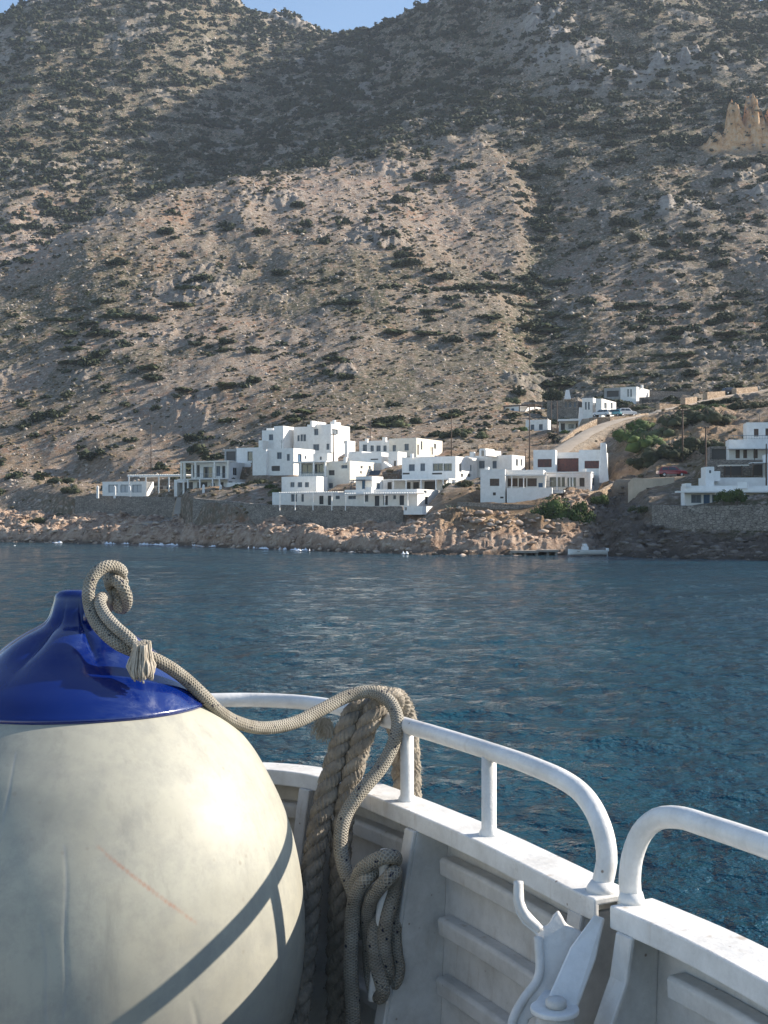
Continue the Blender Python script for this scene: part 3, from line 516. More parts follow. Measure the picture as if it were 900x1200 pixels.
def build_block(b, root):
    C, u, v, w_, d = b['C'], b['u'], b['v'], b['w'], b['d']; zt = b['zt']; zb = b['zb']-(3.5 if b['zt']-b['zb'] > 1.6 else 0); par = b['par']
    mb = MB(); wins = []
    def ray_s(px, org, du):           # distance along the face where the image column px meets it
        r = (px-450)/F; return (r*org.y-org.x)/(du.x-r*du.y)
    fd = -u; fh = []
    for (x0, x1, y0, y1, k) in b['front']:
        s0, s1 = sorted((ray_s(x0, C, fd), ray_s(x1, C, fd))); s0 = max(.08, s0); s1 = min(w_-.08, s1)
        if s1-s0 < .15: continue
        Dm = (C+fd*(s0+s1)*.5).y; z0, z1 = CAMH+(YH-y1)/F*Dm, CAMH+(YH-y0)/F*Dm
        z0 = max(z0, b['zb']+.02); z1 = min(z1, zt-.15)
        if z1-z0 < .2: continue
        fh.append((s0, s1, z0, z1)); wins.append((C, fd, -v, s0, s1, z0, z1, k))
    face_with_holes(mb, C, fd, w_, -v, zb, zt, fh)
    sh = []
    for (x0, x1, y0, y1, k) in b['side']:
        s0, s1 = sorted((ray_s(x0, C, v), ray_s(x1, C, v))); s0 = max(.08, s0); s1 = min(d-.08, s1)
        if s1-s0 < .15: continue
        Dm = (C+v*(s0+s1)*.5).y; z0, z1 = CAMH+(YH-y1)/F*Dm, CAMH+(YH-y0)/F*Dm
        z0 = max(z0, b['zb']+.02); z1 = min(z1, zt-.15)
        if z1-z0 < .2: continue
        sh.append((s0, s1, z0, z1)); wins.append((C, v, u, s0, s1, z0, z1, k))
    face_with_holes(mb, C, v, d, u, zb, zt, sh)
    def p(a, c, z): q = C-u*a+v*c; return Vector((q.x, q.y, z))
    mb.quad(p(w_, d, zb), p(w_, 0, zb), p(w_, 0, zt), p(w_, d, zt)); mb.quad(p(0, d, zb), p(w_, d, zb), p(w_, d, zt), p(0, d, zt))
    e = min(.22, w_*.2, d*.2)
    if par > .02:                      # parapet
        o = [p(0, 0, zt), p(w_, 0, zt), p(w_, d, zt), p(0, d, zt)]; i = [p(e, e, zt), p(w_-e, e, zt), p(w_-e, d-e, zt), p(e, d-e, zt)]
        l = [Vector((q.x, q.y, zt-par)) for q in i]
        for k in range(4):
            k2 = (k+1) % 4; mb.quad(o[k2], o[k], i[k], i[k2]); mb.quad(i[k2], i[k], l[k], l[k2])
        mb.quad(l[3], l[2], l[1], l[0])
    else: mb.quad(p(0, d, zt), p(w_, d, zt), p(w_, 0, zt), p(0, 0, zt))
    mb.build('wall', M[b['m']], root)
    for (O, du, nr, s0, s1, z0, z1, k) in wins:
        up = Vector((0, 0, 1)); q0 = O+du*s0-nr*.2; q0.z = z0; W_ = s1-s0; H_ = z1-z0; fw = min(.09, W_*.14)
        pn_ = MB(); pn_.box(q0+du*.01-nr*.06, du*(W_-.02), nr*.05, up*H_)
        if k == 'o':
            pn_.build(WINNAME[k], M['pane_o'], root); continue
        fr = MB()
        fr.box(q0-nr*.0, du*fw, nr*.07, up*H_); fr.box(q0+du*(W_-fw), du*fw, nr*.07, up*H_)
        fr.box(q0+du*fw+up*(H_-fw), du*(W_-2*fw), nr*.07, up*fw)
        if k not in 'bd': fr.box(q0+du*fw, du*(W_-2*fw), nr*.07, up*fw)
        if W_ > .7: fr.box(q0+du*(W_*.5-fw*.4)+up*fw, du*fw*.8, nr*.06, up*(H_-2*fw))
        f = fr.build(WINNAME[k], M['frame'] if k in 'wgp' else M['pane_'+k], root)
        me = pn_.build('pane' if k in 'wgpbrk' else 'door_leaf', M['glass'] if k == 'g' else M['pane_'+k], f)
for nm, lb, bl in HOUSES:
    c = bl[0]['C']; root = empty(nm, (c.x, c.y, bl[0]['zb']), lb, 'house', 'white houses of the seaside village')
    for b in bl: build_block(b, root)
HR = {o.name: o for o in COL.objects if o.type == 'EMPTY'}
# verandas, pergolas and roof slabs of the houses, each a part of its house
def slab(house, name, px0, px1, yt, D, th, depth, thick, posts=(), pr=.11, zpost=None, m='white', mp=None, slats=False):
    root = HR[house]; t = math.radians(th); u = Vector((math.cos(t), -math.sin(t), 0)); v = Vector((math.sin(t), math.cos(t), 0))
    C = P(px1, yt, D); r0 = (px0-450)/F; wd = (C.x-r0*C.y)/(u.x-r0*u.y); s = MB()
    if slats:
        for c in (0, depth-.12): s.box(C-u*wd+v*c-Vector((0, 0, thick)), u*wd, v*.12, Vector((0, 0, thick)))
        k = 0
        while k < wd: s.box(C-u*(wd-k)+Vector((0, 0, .003)), u*.22, v*depth, Vector((0, 0, .08))); k += .42
    else: s.box(C-u*wd-Vector((0, 0, thick)), u*wd, v*depth, Vector((0, 0, thick)))
    s.build(name, M[m], root)
    for px in posts:
        q = P(px, yt, D); r = (px-450)/F; sp = (C.x-r*C.y)/(u.x-r*u.y); q = C-u*sp+v*.05
        pz = zpost if zpost is not None else q.z-3
        pb = MB(); pb.box(Vector((q.x, q.y, pz)), u*pr*2, v*pr*2, Vector((0, 0, q.z-thick-pz))); pb.build('post', M[mp or m], root)
zz = lambda y, D: CAMH+(YH-y)/F*D
slab('terrace_house', 'veranda_roof', 211, 268, 539.5, 251.5, 24, 3, .28, (211, 214.5, 227.5, 250, 265.5), .2, zz(562, 251), 'cream')
slab('terrace_house', 'ground_pergola', 208, 262, 560.5, 247, 24, 3, .15, (219, 233, 248, 256), .14, zz(583, 247), 'white')
slab('low_house', 'pergola', 149, 214, 556, 262, 20, 5, .3, (150, 170, 185, 197), .12, zz(582, 262), 'white', 'white', True)
slab('sea_front_house', 'pergola', 326, 396, 576.5, 203, 28, 3, .14, (327, 345, 366, 388), .06, zz(598, 203), 'white', 'white', True)
slab('sea_front_house', 'pergola', 403, 487, 577.5, 196, 28, 3, .14, (404, 426, 450, 477), .06, zz(598, 196), 'white', 'white', True)
slab('cube_house', 'pergola', 448, 526, 560.5, 205, 28, 4.5, .2, (460, 475, 492.5, 510, 518.5, 525), .09, zz(577, 205), 'white', 'white')
slab('veranda_house', 'veranda_roof', 338, 382, 540, 221, 30, 3, .2, (351, 366.5, 380), .12, zz(560, 221), 'white')
slab('veranda_house', 'small_pergola', 410, 428, 562, 206, 28, 3, .12, (410.5, 427), .06, zz(580, 206), 'pane_d')
slab('glass_front_house', 'pergola', 637, 693, 552.5, 191, 14, 3.5, .16, (652, 667, 670.5, 691), .08, zz(578, 191), 'white', 'white')
slab('bay_house', 'veranda_post_beam', 592, 641, 556, 188.5, 10, .3, .15, (599, 613, 637), .07, zz(573, 188), 'white', 'white')
slab('upper_white_house', 'pergola', 589, 627, 473.8, 298, 30, 4, .25, (590, 608, 626), .1, zz(491, 298), 'wood', 'wood', True)
slab('waterside_house', 'roof_slab', 794, 935, 575, 161.3, 4, 2.2, .22, (799.5, 839, 872, 904), .09, zz(594, 161), 'white', 'white')
slab('cliff_house', 'balcony_slab', 853, 935, 524.5, 174, 8, 2, .12, (884,), .05, zz(542, 174), 'white', 'wood')
slab('cliff_house', 'pergola', 844, 878, 544.5, 169, 8, 3, .12, (849, 856, 869), .06, zz(560, 169), 'cream', 'wood')
slab('cliff_house', 'pergola', 881, 900, 541.5, 169, 8, 3, .1, (882, 897), .06, zz(560, 169), 'white', 'wood')
# outside stair of the long house
root = HR['long_house']; st = MB(); th_ = math.radians(28); u_ = Vector((math.cos(th_), -math.sin(th_), 0)); v_ = Vector((math.sin(th_), math.cos(th_), 0)); c0 = P(448, 541, 226)
for k in range(8): st.box(c0+u_*(k*.33)-Vector((0, 0, .22*k+3)), u_*.33, v_*1.2, Vector((0, 0, 3.0)))
st.build('outside_stair', M['white'], root)
def roof_box(house, name, px, py, D, sx, sy, h, m='white', th=25):
    t = math.radians(th); u = Vector((math.cos(t), -math.sin(t), 0)); v = Vector((math.sin(t), math.cos(t), 0))
    b = MB(); b.box(P(px, py, D)-u*sx/2-Vector((0, 0, .4)), u*sx, v*sy, Vector((0, 0, h+.4))); return b.build(name, M[m], HR[house])
for args in (('tall_house', 'chimney', 391, 497, 253, .5, .5, .8), ('long_house', 'chimney', 450, 515.5, 238, .7, .7, .5), ('long_house', 'chimney', 429, 516, 238, .5, .5, .3), ('chapel_house', 'roof_tank', 553, 533, 216, .8, .6, .5),
             ('veranda_house', 'chimney', 404, 540, 220, .5, .5, .6), ('cube_house', 'chimney', 482, 534, 215, .5, .5, .35), ('hilltop_house', 'chimney', 752, 453, 307, .5, .5, .4), ('bay_house', 'chimney', 570, 550, 191, .6, .5, .35),
             ('waterside_house', 'roof_box', 870, 568.5, 163, 1.2, .8, .4), ('glass_front_house', 'chimney', 684, 553, 196, .5, .5, .5), ('sea_front_house', 'roof_box', 432, 574, 201, 1.0, .8, .4)):
    roof_box(*args)
def taper_chimney(house, px, yt, yb, D, w0, w1):
    c = P(px, yb, D); t = P(px, yt, D); b = MB(); v8 = []
    for q, h in ((c, w1), (t, w0)): v8 += [q+Vector((-h, -h, 0)), q+Vector((h, -h, 0)), q+Vector((h, h, 0)), q+Vector((-h, h, 0))]
    b.add(v8, [(0, 1, 5, 4), (1, 2, 6, 5), (2, 3, 7, 6), (3, 0, 4, 7), (4, 5, 6, 7)]); b.build('chimney', M['white'], HR[house])
taper_chimney('chimney_cottage', 680.5, 477.5, 509, 262, .28, .62); taper_chimney('stone_house', 665, 457, 468, 290, .35, .7); taper_chimney('red_shutter_house', 707, 519, 566, 203.5, .35, .75)
# solar panel on the roof edge
sp = MB(); c = P(432, 557, 209); sp.box(c, Vector((1.7, -.6, 0)), Vector((.35, .8, .75)), Vector((0, -.04, .05)))
o = sp.build('solar_panel', M['pane_d'], HR['veranda_house'])

for hs, px_, py_, D_ in (('tall_house', 372, 497, 254), ('veranda_house', 390, 540, 222), ('cube_house', 505, 534.5, 216), ('chapel_house', 585, 533, 219), ('red_shutter_house', 640, 527, 210), ('long_house', 470, 513, 239), ('hilltop_house', 735, 453, 307), ('cliff_house', 890, 494.5, 181), ('stepped_house', 330, 525, 240)):
    a_ = MB(); q_ = P(px_, py_, D_); a_.bar(q_-Vector((0, 0, .4)), q_+Vector((0, 0, 1.5)), .035, 5)
    for k_2 in range(3): a_.bar(q_+Vector((-.45+.1*k_2, 0, 1.45-.22*k_2)), q_+Vector((.45-.1*k_2, 0, 1.45-.22*k_2)), .02, 4)
    a_.build('aerial', M['pane_d'], HR[hs])
def railing(house, pts, hh=.95):
    r_ = MB()
    for (a0, y0, D0), (a1, y1, D1) in zip(pts[:-1], pts[1:]):
        A_ = P(a0, y0, D0); B_ = P(a1, y1, D1); n_ = max(2, int((B_-A_).length/.35))
        r_.bar(A_+Vector((0, 0, hh)), B_+Vector((0, 0, hh)), .035, 5); r_.bar(A_+Vector((0, 0, .12)), B_+Vector((0, 0, .12)), .02, 4)
        for k_2 in range(n_+1): q_ = A_.lerp(B_, k_2/n_); r_.bar(q_, q_+Vector((0, 0, hh)), .018, 4)
    r_.build('railing', M['frame'], HR[house])
railing('terrace_house', [(228, 561, 251.3), (265, 561, 250.3)]); railing('bay_house', [(640, 571.5, 187.9), (648, 571.5, 187.6)]); railing('cliff_house', [(856, 514.5, 175.8), (934, 514.5, 175)], .5)
railing('glass_front_house', [(640, 576, 190.8), (692, 576, 189.9)], .7); railing('hillside_house', [(264, 545, 259), (276, 545, 259)]); railing('veranda_house', [(351, 558, 222.3), (380, 558, 221.3)], .7)
# ------------------------------------------------------------------ stone walls, ramps, steps
def wall(name, label, pts, thick, m, zlow=None, cat='wall', jit=.12, group='stone walls of the village'):
    """pts: (px, py_top, py_bottom, D)"""
    out = []
    for a, b in zip(pts[:-1], pts[1:]):
        n = max(1, int((P(a[0], a[1], a[3])-P(b[0], b[1], b[3])).length/.8))
        for k in range(n):
            t = k/n; out.append([a[i]*(1-t)+b[i]*t for i in range(4)])
    out.append(list(pts[-1])); vs_ = []; rows_ = 6
    base = P(out[0][0], out[0][2], out[0][3])
    for i, (px, yt, yb, D) in enumerate(out):
        T = P(px, yt, D); B = P(px, yb, D); B.z -= 1.5; T.z += jit*(random.random()-.5)*.8
        nx = out[min(i+1, len(out)-1)]; pv = out[max(i-1, 0)]; dr = P(nx[0], 0, nx[3])-P(pv[0], 0, pv[3]); dr.z = 0; dr.normalize(); nr = Vector((-dr.y, dr.x, 0))
        for r in range(rows_):
            q = B.lerp(T, r/(rows_-1)); f_ = q-nr*jit*(random.random()-.5); vs_.append(Vector((f_.x, f_.y, q.z)))
        for r in range(rows_):
            q = T.lerp(B, r/(rows_-1))+nr*thick; vs_.append(q)
    K = rows_*2; fs = []
    for i in range(len(out)-1):
        for r in range(K-1): fs.append((i*K+r, (i+1)*K+r, (i+1)*K+r+1, i*K+r+1))
    fs.append(tuple(range(K))); fs.append(tuple(reversed(range((len(out)-1)*K, len(out)*K))))
    me = bpy.data.meshes.new(name); me.from_pydata([tuple(q-base) for q in vs_], [], fs); me.update(); me.materials.append(M[m])
    o = link(name, me, None, base); return tag(o, label, cat, group)
wall('sea_wall', 'grey rubble quay wall in front of the farthest left low house', [(88, 581.5, 603, 268), (130, 581, 602, 263), (205, 583, 604, 255)], 1.2, 'stone')
wall('sea_wall', 'long tall dark rubble sea wall below the main row of white houses', [(226, 583.5, 608, 228), (310, 591.5, 611, 212.5), (400, 593, 613, 203), (472, 593.5, 614, 195)], 1.2, 'stone')
wall('sea_wall', 'high grey stone wall under the waterside house with blue shutters', [(764, 591.5, 618, 165), (800, 592.5, 621, 160), (860, 592.5, 620, 157), (960, 592, 622, 152)], 1.2, 'stone')
wall('terrace_wall', 'low brown stone terrace wall between the agave and the big green bush', [(536, 588.5, 600, 189), (580, 590, 600, 184), (628, 592, 602, 182)], .6, 'stone')
wall('garden_wall', 'curved tan plaster retaining wall holding the lane with the red car', [(736, 566, 577, 184), (742, 560, 575, 183), (765, 561, 576, 181), (790, 559, 572, 180)], .5, 'tan', group='plastered walls', jit=.02)
wall('ramp_wall', 'stepped tan stone wall beside the glass fronted house', [(690, 577, 592, 190), (706, 574, 590, 192), (722, 565, 584, 196), (733, 562, 580, 198)], .5, 'tanstone')
wall('parking_wall', 'low tan stone wall below the three parked cars', [(691, 489.5, 499, 257), (715, 489, 498, 257), (745, 486.5, 495, 260), (760, 484, 491, 264)], .5, 'tanstone')
wall('road_wall', 'tan stone wall climbing along the road from the cottage with tall chimney', [(658, 517, 528, 245), (672, 505, 518, 249), (686, 497.5, 510, 253), (700, 491, 503, 256)], .5, 'tanstone')
for i, (a, b, lab) in enumerate([((773, 472.5, 486, 269), (800, 474, 484, 272), 'lowest block of stepped tan stone wall beside uphill road'), ((803, 466.5, 481, 273), (817, 465, 478, 277), 'second block from below of stepped stone wall beside uphill road'),
                            ((829, 459.5, 474.5, 281), (850, 458, 469, 286), 'tallest tan stone block beside uphill road, left of the dark car'), ((863, 455, 466, 291), (888, 453, 463, 297), 'uppermost brown stone wall at the top of the road, right of the dark car')]):
    wall('roadside_wall', lab, [a, b], 1.2, 'tanstone')
wall('field_wall', 'dry stone field wall on the slope above the upper white farmhouse', [(560, 486, 492, 300), (590, 479, 487, 306)], .5, 'tanstone')
wall('field_wall', 'tan terrace wall above the stone shed and hilltop house', [(762, 458, 464, 312), (800, 459, 464, 310), (850, 459, 463, 309)], .5, 'stone')
wall('field_wall', 'ruined stone terrace wall low behind the cottage', [(560, 521, 527, 247), (590, 519, 525, 250), (618, 517, 523, 252)], .5, 'tanstone')
wall('white_ramp', 'white plaster ramp wall beside the colonnaded house', [(268, 581, 588, 240), (290, 574, 586, 238), (318, 567, 582, 236)], .4, 'white', group='plastered walls', jit=.01)
wall('garden_wall', 'white plaster garden wall below the stepped house', [(318, 573, 582, 232), (332, 570, 578, 227), (346, 571, 578, 224)], .3, 'white', group='plastered walls', jit=.01)
wall('garden_wall', 'low white wall along the terrace edge between colonnaded and sea front houses', [(262, 586, 591, 231), (290, 588.5, 593, 224), (318, 590, 595, 217)], .3, 'white', group='plastered walls', jit=.01)
# white marker pillars on the left quay
for i, (px, lb) in enumerate(((113, 'leftmost white pillar standing on the left quay wall'), (133, 'middle white pillar standing on the left quay wall'), (150.5, 'right white pillar on the left quay wall, nearest the porch'), (237, 'short white pillar left of three on sea wall before the veranda house'), (257, 'tall white pillar at the foot of the white ramp'))):
    b = MB(); q = P(px, 584, 262 if px < 200 else 238); hh = 2.4; b.box(q, Vector((.42, 0, 0)), Vector((0, .42, 0)), Vector((0, 0, hh))); cap = MB()
    cap.add([q+Vector((0, 0, hh)), q+Vector((.42, 0, hh)), q+Vector((.42, .42, hh)), q+Vector((0, .42, hh)), q+Vector((.21, .21, hh+.25))], [(0, 1, 4), (1, 2, 4), (2, 3, 4), (3, 0, 4)])
    r = empty('gate_pillar', q, lb, 'pillar', 'white pillars on the sea walls'); b.build('shaft', M['white'], r); cap.build('cap', M['white'], r)
def ribbon(name, label, pts, half, m, cat, lift=.06, w2=None):
    vs_ = []; fs = []; n = 5
    for i, p in enumerate(pts):
        a = pts[max(0, i-1)]; b = pts[min(len(pts)-1, i+1)]; d = (b-a); d.z = 0; d.normalize(); s = Vector((-d.y, d.x, 0)); h = half*(1+.08*math.sin(i*1.7))
        for k in range(n):
            q = p+s*h*(2*k/(n-1)-1); z = float(zat(np.array(q.x), np.array(q.y))); vs_.append((q.x, q.y, max(z, p.z-.12)+lift))
    for i in range(len(pts)-1):
        for k in range(n-1): fs.append((i*n+k, i*n+k+1, (i+1)*n+k+1, (i+1)*n+k))
    o = link(name, mesh_np(name, vs_, fs, m, True)); return tag(o, label, cat, kind='structure')
m_road = mat('pale_concrete_road', (.46, .385, .30), .95, (.36, .29, .22), .35, .3, 2, .05)
ribbon('road', 'pale dusty road climbing right from the red shuttered house', ROAD, 1.8, m_road, 'road')
ribbon('lane', 'short lane where the red car stands', LANE, 2.0, m_road, 'road'); ribbon('car_park', 'small levelled car park beside the upper road', PARK, 2.4, m_road, 'road')
ribbon('footpath', 'stone footpath slanting down the left rocks from the blue door porch', STEPS, .9, mat('path_stone', (.36, .33, .29), .95, (.27, .25, .22), .6, .4, 3, .05), 'path')
# stone steps and slabs on the rocks below the white ramp
def rock_mesh(seed, n=2, amp=.35, sq=(1, 1, 1)):
    bm = bmesh.new(); bmesh.ops.create_icosphere(bm, subdivisions=n, radius=1)
    for v in bm.verts:
        p = v.co.copy(); d = 1+amp*mnoise.noise(p*1.3+Vector((seed*7.1, 0, seed)))*1.4+amp*.5*mnoise.noise(p*3.1+Vector((seed, 5, 2)))
        q = p*d; v.co = Vector((q.x*sq[0], q.y*sq[1], q.z*sq[2]))
    Vn = np.array([v.co[:] for v in bm.verts]); Fn = np.array([[l.vert.index for l in f.loops] for f in bm.faces]); bm.free(); return Vn, Fn
def scatter(name, templates, pos, scl, mat_, smooth=False, rot=True, seed=1):
    rs = np.random.RandomState(seed); VV = []; FF = []; off = 0; pos = np.asarray(pos); scl = np.asarray(scl); tid = rs.randint(0, len(templates), len(pos)); an = rs.rand(len(pos))*2*np.pi
    for k, (Vt, Ft) in enumerate(templates):
        idx = np.where(tid == k)[0]
        if not len(idx): continue
        c, s = np.cos(an[idx]), np.sin(an[idx]); v = Vt[None]*scl[idx][:, None, :]
        X1 = v[..., 0]*c[:, None]-v[..., 1]*s[:, None]; Y1 = v[..., 0]*s[:, None]+v[..., 1]*c[:, None]
        W1 = np.stack([X1, Y1, v[..., 2]], -1)+pos[idx][:, None, :]
        VV.append(W1.reshape(-1, 3)); FF.append((Ft[None]+(np.arange(len(idx))*len(Vt))[:, None, None]).reshape(-1, 3)+off); off += len(idx)*len(Vt)
    return link(name, mesh_np(name, np.concatenate(VV), np.concatenate(FF), mat_, smooth))
def rnd_ground(n, p0, p1, d0, d1, seed):
    rs = np.random.RandomState(seed); D = np.sqrt(d0*d0+(d1*d1-d0*d0)*rs.rand(n)); px = p0+(p1-p0)*rs.rand(n); x = (px-450)/F*D
    return px, D, x, zat(x, D), rs
BL = []                                   # building footprints to keep clear
for nm, lb, bl in HOUSES:
    for b in bl: BL.append((b['C'], b['u'], b['v'], b['w'], b['d']))
def clear_of_houses(x, y, m=1.0):
    ok = np.ones(len(x), bool)
    for C, u, v, w_, d in BL:
        a = -((x-C.x)*u.x+(y-C.y)*u.y); b = (x-C.x)*v.x+(y-C.y)*v.y
        ok &= ~((a > -m) & (a < w_+m) & (b > -m-1) & (b < d+m))
    for pth, h in ((ROAD, 3.2), (PARK, 3.2), (LANE, 2.6), (STEPS, 1.2)):
        for q in pth[::2]: ok &= np.hypot(x-q.x, y-q.y) > h+m*.5
    return ok
RT = [rock_mesh(s, 1, .75, (1, .75, .48)) for s in range(9)]
px, D, x, z, rs = rnd_ground(34000, -60, 960, 140, 300, 5)
sd_ = np.interp(px, cols, sD); ad = np.interp(px, cols, prof[0][0]); cv = np.exp(-((px-700)/55)**2)*(D < 200)
k = ((D-sd_ > -2.0) & ((D < ad-.5) | (rs.rand(len(D)) < cv)) & (rs.rand(len(D)) < .75)) & clear_of_houses(x, D, .5)
siz = .16+.6*rs.rand(len(D))**2.8
def rock_mat(name, a, b_, c_):
    m = bpy.data.materials.new(name); m.use_nodes = True; t = m.node_tree; b = t.nodes['Principled BSDF']; b.inputs['Roughness'].default_value = .95
    g = N(t, 'ShaderNodeNewGeometry'); tc = N(t, 'ShaderNodeTexCoord'); n = N(t, 'ShaderNodeTexNoise', Scale=1.5, Detail=6); t.links.new(tc.outputs['Object'], n.inputs['Vector'])
    t.links.new(mix(t, .4, ramp(t, g.outputs['Random Per Island'], [(0, a), (.5, b_), (1, c_)]), ramp(t, n.outputs['Fac'], [(.35, a), (.65, c_)])), b.inputs['Base Color']); return m
m_rock = rock_mat('tan_shore_rock', (.22, .15, .11), (.40, .29, .215), (.56, .46, .37)); m_shaderock = rock_mat('dark_shore_rock', (.07, .058, .05), (.12, .10, .085), (.21, .185, .16))  # second material is a darker copy with shade in its colour
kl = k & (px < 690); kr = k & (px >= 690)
for kk, mm, nme, lb in ((kl, m_rock, 'shore_rocks', 'tumbled tan rocks along the waterline below the sea walls'), (kr, m_shaderock, 'shade_toned_shore_rocks', 'shore rocks coloured dark for shade under the right hand stone wall')):
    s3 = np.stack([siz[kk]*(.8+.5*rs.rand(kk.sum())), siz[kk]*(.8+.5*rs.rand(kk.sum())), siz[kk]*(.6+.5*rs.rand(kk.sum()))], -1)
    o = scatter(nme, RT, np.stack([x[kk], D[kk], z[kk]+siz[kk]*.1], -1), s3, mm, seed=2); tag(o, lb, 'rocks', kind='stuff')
# stones strewn on the mountain
px, D, x, z, rs = rnd_ground(60000, -60, 960, 265, 1100, 6)
k = (rs.rand(len(D)) < np.clip(1.2-D/700, .12, 1)) & clear_of_houses(x, D); siz = (.22+.7*rs.rand(len(D))**3)*np.clip(D/420, .8, 1.9)
RT2 = [rock_mesh(s+20, 1, .5, (1, .8, .7)) for s in range(6)]
s3 = np.repeat(siz[k][:, None], 3, 1)*(.7+.6*rs.rand(k.sum(), 3))
o = scatter('hillside_stones', RT2, np.stack([x[k], D[k], z[k]], -1), s3, rock_mat('pale_hill_stone', (.22, .175, .14), (.34, .29, .24), (.46, .41, .355)), seed=3); tag(o, 'pale loose stones strewn over the mountainside', 'stones', kind='stuff')
# ------------------------------------------------------------------ vegetation
def leaf_mat(name, a, b_, c_, sc=.35):
    m = bpy.data.materials.new(name); m.use_nodes = True; t = m.node_tree; b = t.nodes['Principled BSDF']; b.inputs['Roughness'].default_value = .8; b.inputs['Specular IOR Level'].default_value = .2
    g = N(t, 'ShaderNodeNewGeometry'); oi = N(t, 'ShaderNodeObjectInfo'); tc = N(t, 'ShaderNodeTexCoord'); n = N(t, 'ShaderNodeTexNoise', Scale=sc, Detail=4); t.links.new(g.outputs['Position'], n.inputs['Vector'])
    t.links.new(mix(t, .5, ramp(t, g.outputs['Random Per Island'], [(0, a), (.5, b_), (1, c_)]), ramp(t, n.outputs['Fac'], [(.38, a), (.5, b_), (.62, c_)])), b.inputs['Base Color']); return m
m_maq = leaf_mat('dark_maquis_foliage', (.023, .032, .016), (.038, .047, .023), (.064, .070, .035), .08)
m_scr = leaf_mat('dry_scrub_foliage', (.07, .065, .035), (.115, .095, .055), (.16, .125, .08), .06)
m_grn = leaf_mat('green_bush_foliage', (.025, .045, .012), (.05, .085, .02), (.09, .125, .035), .6)
m_olv = leaf_mat('olive_green_foliage', (.045, .06, .03), (.075, .09, .04), (.11, .12, .06), .4)
def blob(seed, sub, amp=.4):
    Vn, Fn = rock_mesh(seed+50, sub, amp, (1, 1, .62)); Vn[:, 2] = Vn[:, 2]+.25; return Vn, Fn
def leafy(seed, n, size, clumps=9, core=True, zs=.7, spread=.75):
    """a crown of unit radius: lumpy clumps of leaf-sized quads round a rough core"""
    rs = np.random.RandomState(seed); C = rs.randn(clumps, 3); C /= np.linalg.norm(C, axis=1)[:, None]; C *= spread*(.35+.65*rs.rand(clumps, 1)); C[:, 2] = np.abs(C[:, 2])*zs
    R = .30+.22*rs.rand(clumps); k = rs.randint(0, clumps, n); d = rs.randn(n, 3); d /= np.linalg.norm(d, axis=1)[:, None]
    p = C[k]+d*(R[k]*(.55+.55*rs.rand(n)))[:, None]*np.array([1, 1, .85]); nr = d+rs.randn(n, 3)*.7; nr /= np.linalg.norm(nr, axis=1)[:, None]
    a = np.cross(nr, rs.randn(n, 3)); a /= np.linalg.norm(a, axis=1)[:, None]; b = np.cross(nr, a); s = size*(.6+.8*rs.rand(n))[:, None]
    V1 = np.stack([p-a*s, p+b*s*.6, p+a*s, p-b*s*.6], 1).reshape(-1, 3); i = np.arange(n)*4
    F1 = np.concatenate([np.stack([i, i+1, i+2], -1), np.stack([i, i+2, i+3], -1)])
    if core:
        for c, r in zip(C, R):
            Vc, Fc = rock_mesh(int(rs.randint(0, 99)), 1, .4); F1 = np.concatenate([F1, Fc+len(V1)]); V1 = np.concatenate([V1, Vc*r*.62+c])
    V1[:, 2] += .12
    return V1, F1
def to_mesh(name, VF, m): return mesh_np(name, VF[0], VF[1], m)
def put(name, label, cat, px, py, D, R, mat_, n=1400, size=.07, clumps=12, trunk=False, group=None, sz=(1, 1, 1), seed=0, parts=True, drop=0):
    x_ = (px-450)/F*D; z_ = CAMH+(YH-py)/F*D-drop
    root = empty(name, (x_, D, z_), label, cat, group)
    V1, F1 = leafy(seed+3, n, size/R, clumps); V1 = V1*np.array([R*sz[0], R*sz[1], R*sz[2]])
    if trunk: V1[:, 2] += trunk
    o = link('foliage' if not trunk else 'crown', mesh_np('foliage', V1, F1, mat_), root)
    tb = MB(); hh = (trunk or .2)+R*sz[2]*.4; nb = 4 if trunk else 5
    o0 = Vector((x_, D, z_))
    if trunk: tb.bar(o0-Vector((0, 0, .5)), o0+Vector((.1, 0, hh*.7)), .16*R/1.8, 7, .10*R/1.8)
    for i in range(nb):
        a = i*2*math.pi/nb+seed; tb.bar(o0+Vector((.05, 0, hh*.55 if trunk else -.3)), o0+Vector((math.cos(a)*R*.5*sz[0], math.sin(a)*R*.5*sz[1], hh+R*.2*sz[2])), .05*R, 5, .02*R)
    tb.build('trunk' if trunk else 'stem', M['rust'], root); return root
# big bushes and trees of the village
put('spreading_bush', 'large bright green spreading bush on the rocks below the bay house', 'bush', 646, 613, 175.5, 2.9, m_grn, 5200, .13, 18, sz=(1.35, 1.0, 1.45), seed=1, drop=.3)
put('spreading_bush', 'bright green bush at the right end of the large one, drooping over the rocks', 'bush', 681, 616, 174, 2.0, m_grn, 3000, .13, 14, sz=(1.0, 1.0, 1.9), seed=2)
put('round_bush', 'round clipped green bush on the rocks beside the stepped tan wall', 'bush', 703, 588, 185, 1.6, m_grn, 2600, .10, 16, sz=(.95, .95, 1.0), seed=3, drop=.2)
put('garden_tree', 'left of two small round trees before the waterside house', 'tree', 847.5, 593, 158.8, 1.15, m_grn, 1800, .09, 12, trunk=.7, sz=(1, .9, 1.25), seed=4, group='round trees before the waterside house')
put('garden_tree', 'right and taller of two small round trees before the waterside house', 'tree', 863.5, 593, 158.5, 1.3, m_grn, 2200, .09, 12, trunk=.7, sz=(1.05, .9, 1.35), seed=5, group='round trees before the waterside house')
put('dark_tree', 'large dark rounded tree above the stone farmhouse at the gully foot', 'tree', 648, 468, 315, 3.2, m_maq, 2200, .2, 14, sz=(1.0, 1, 1.25), seed=6)
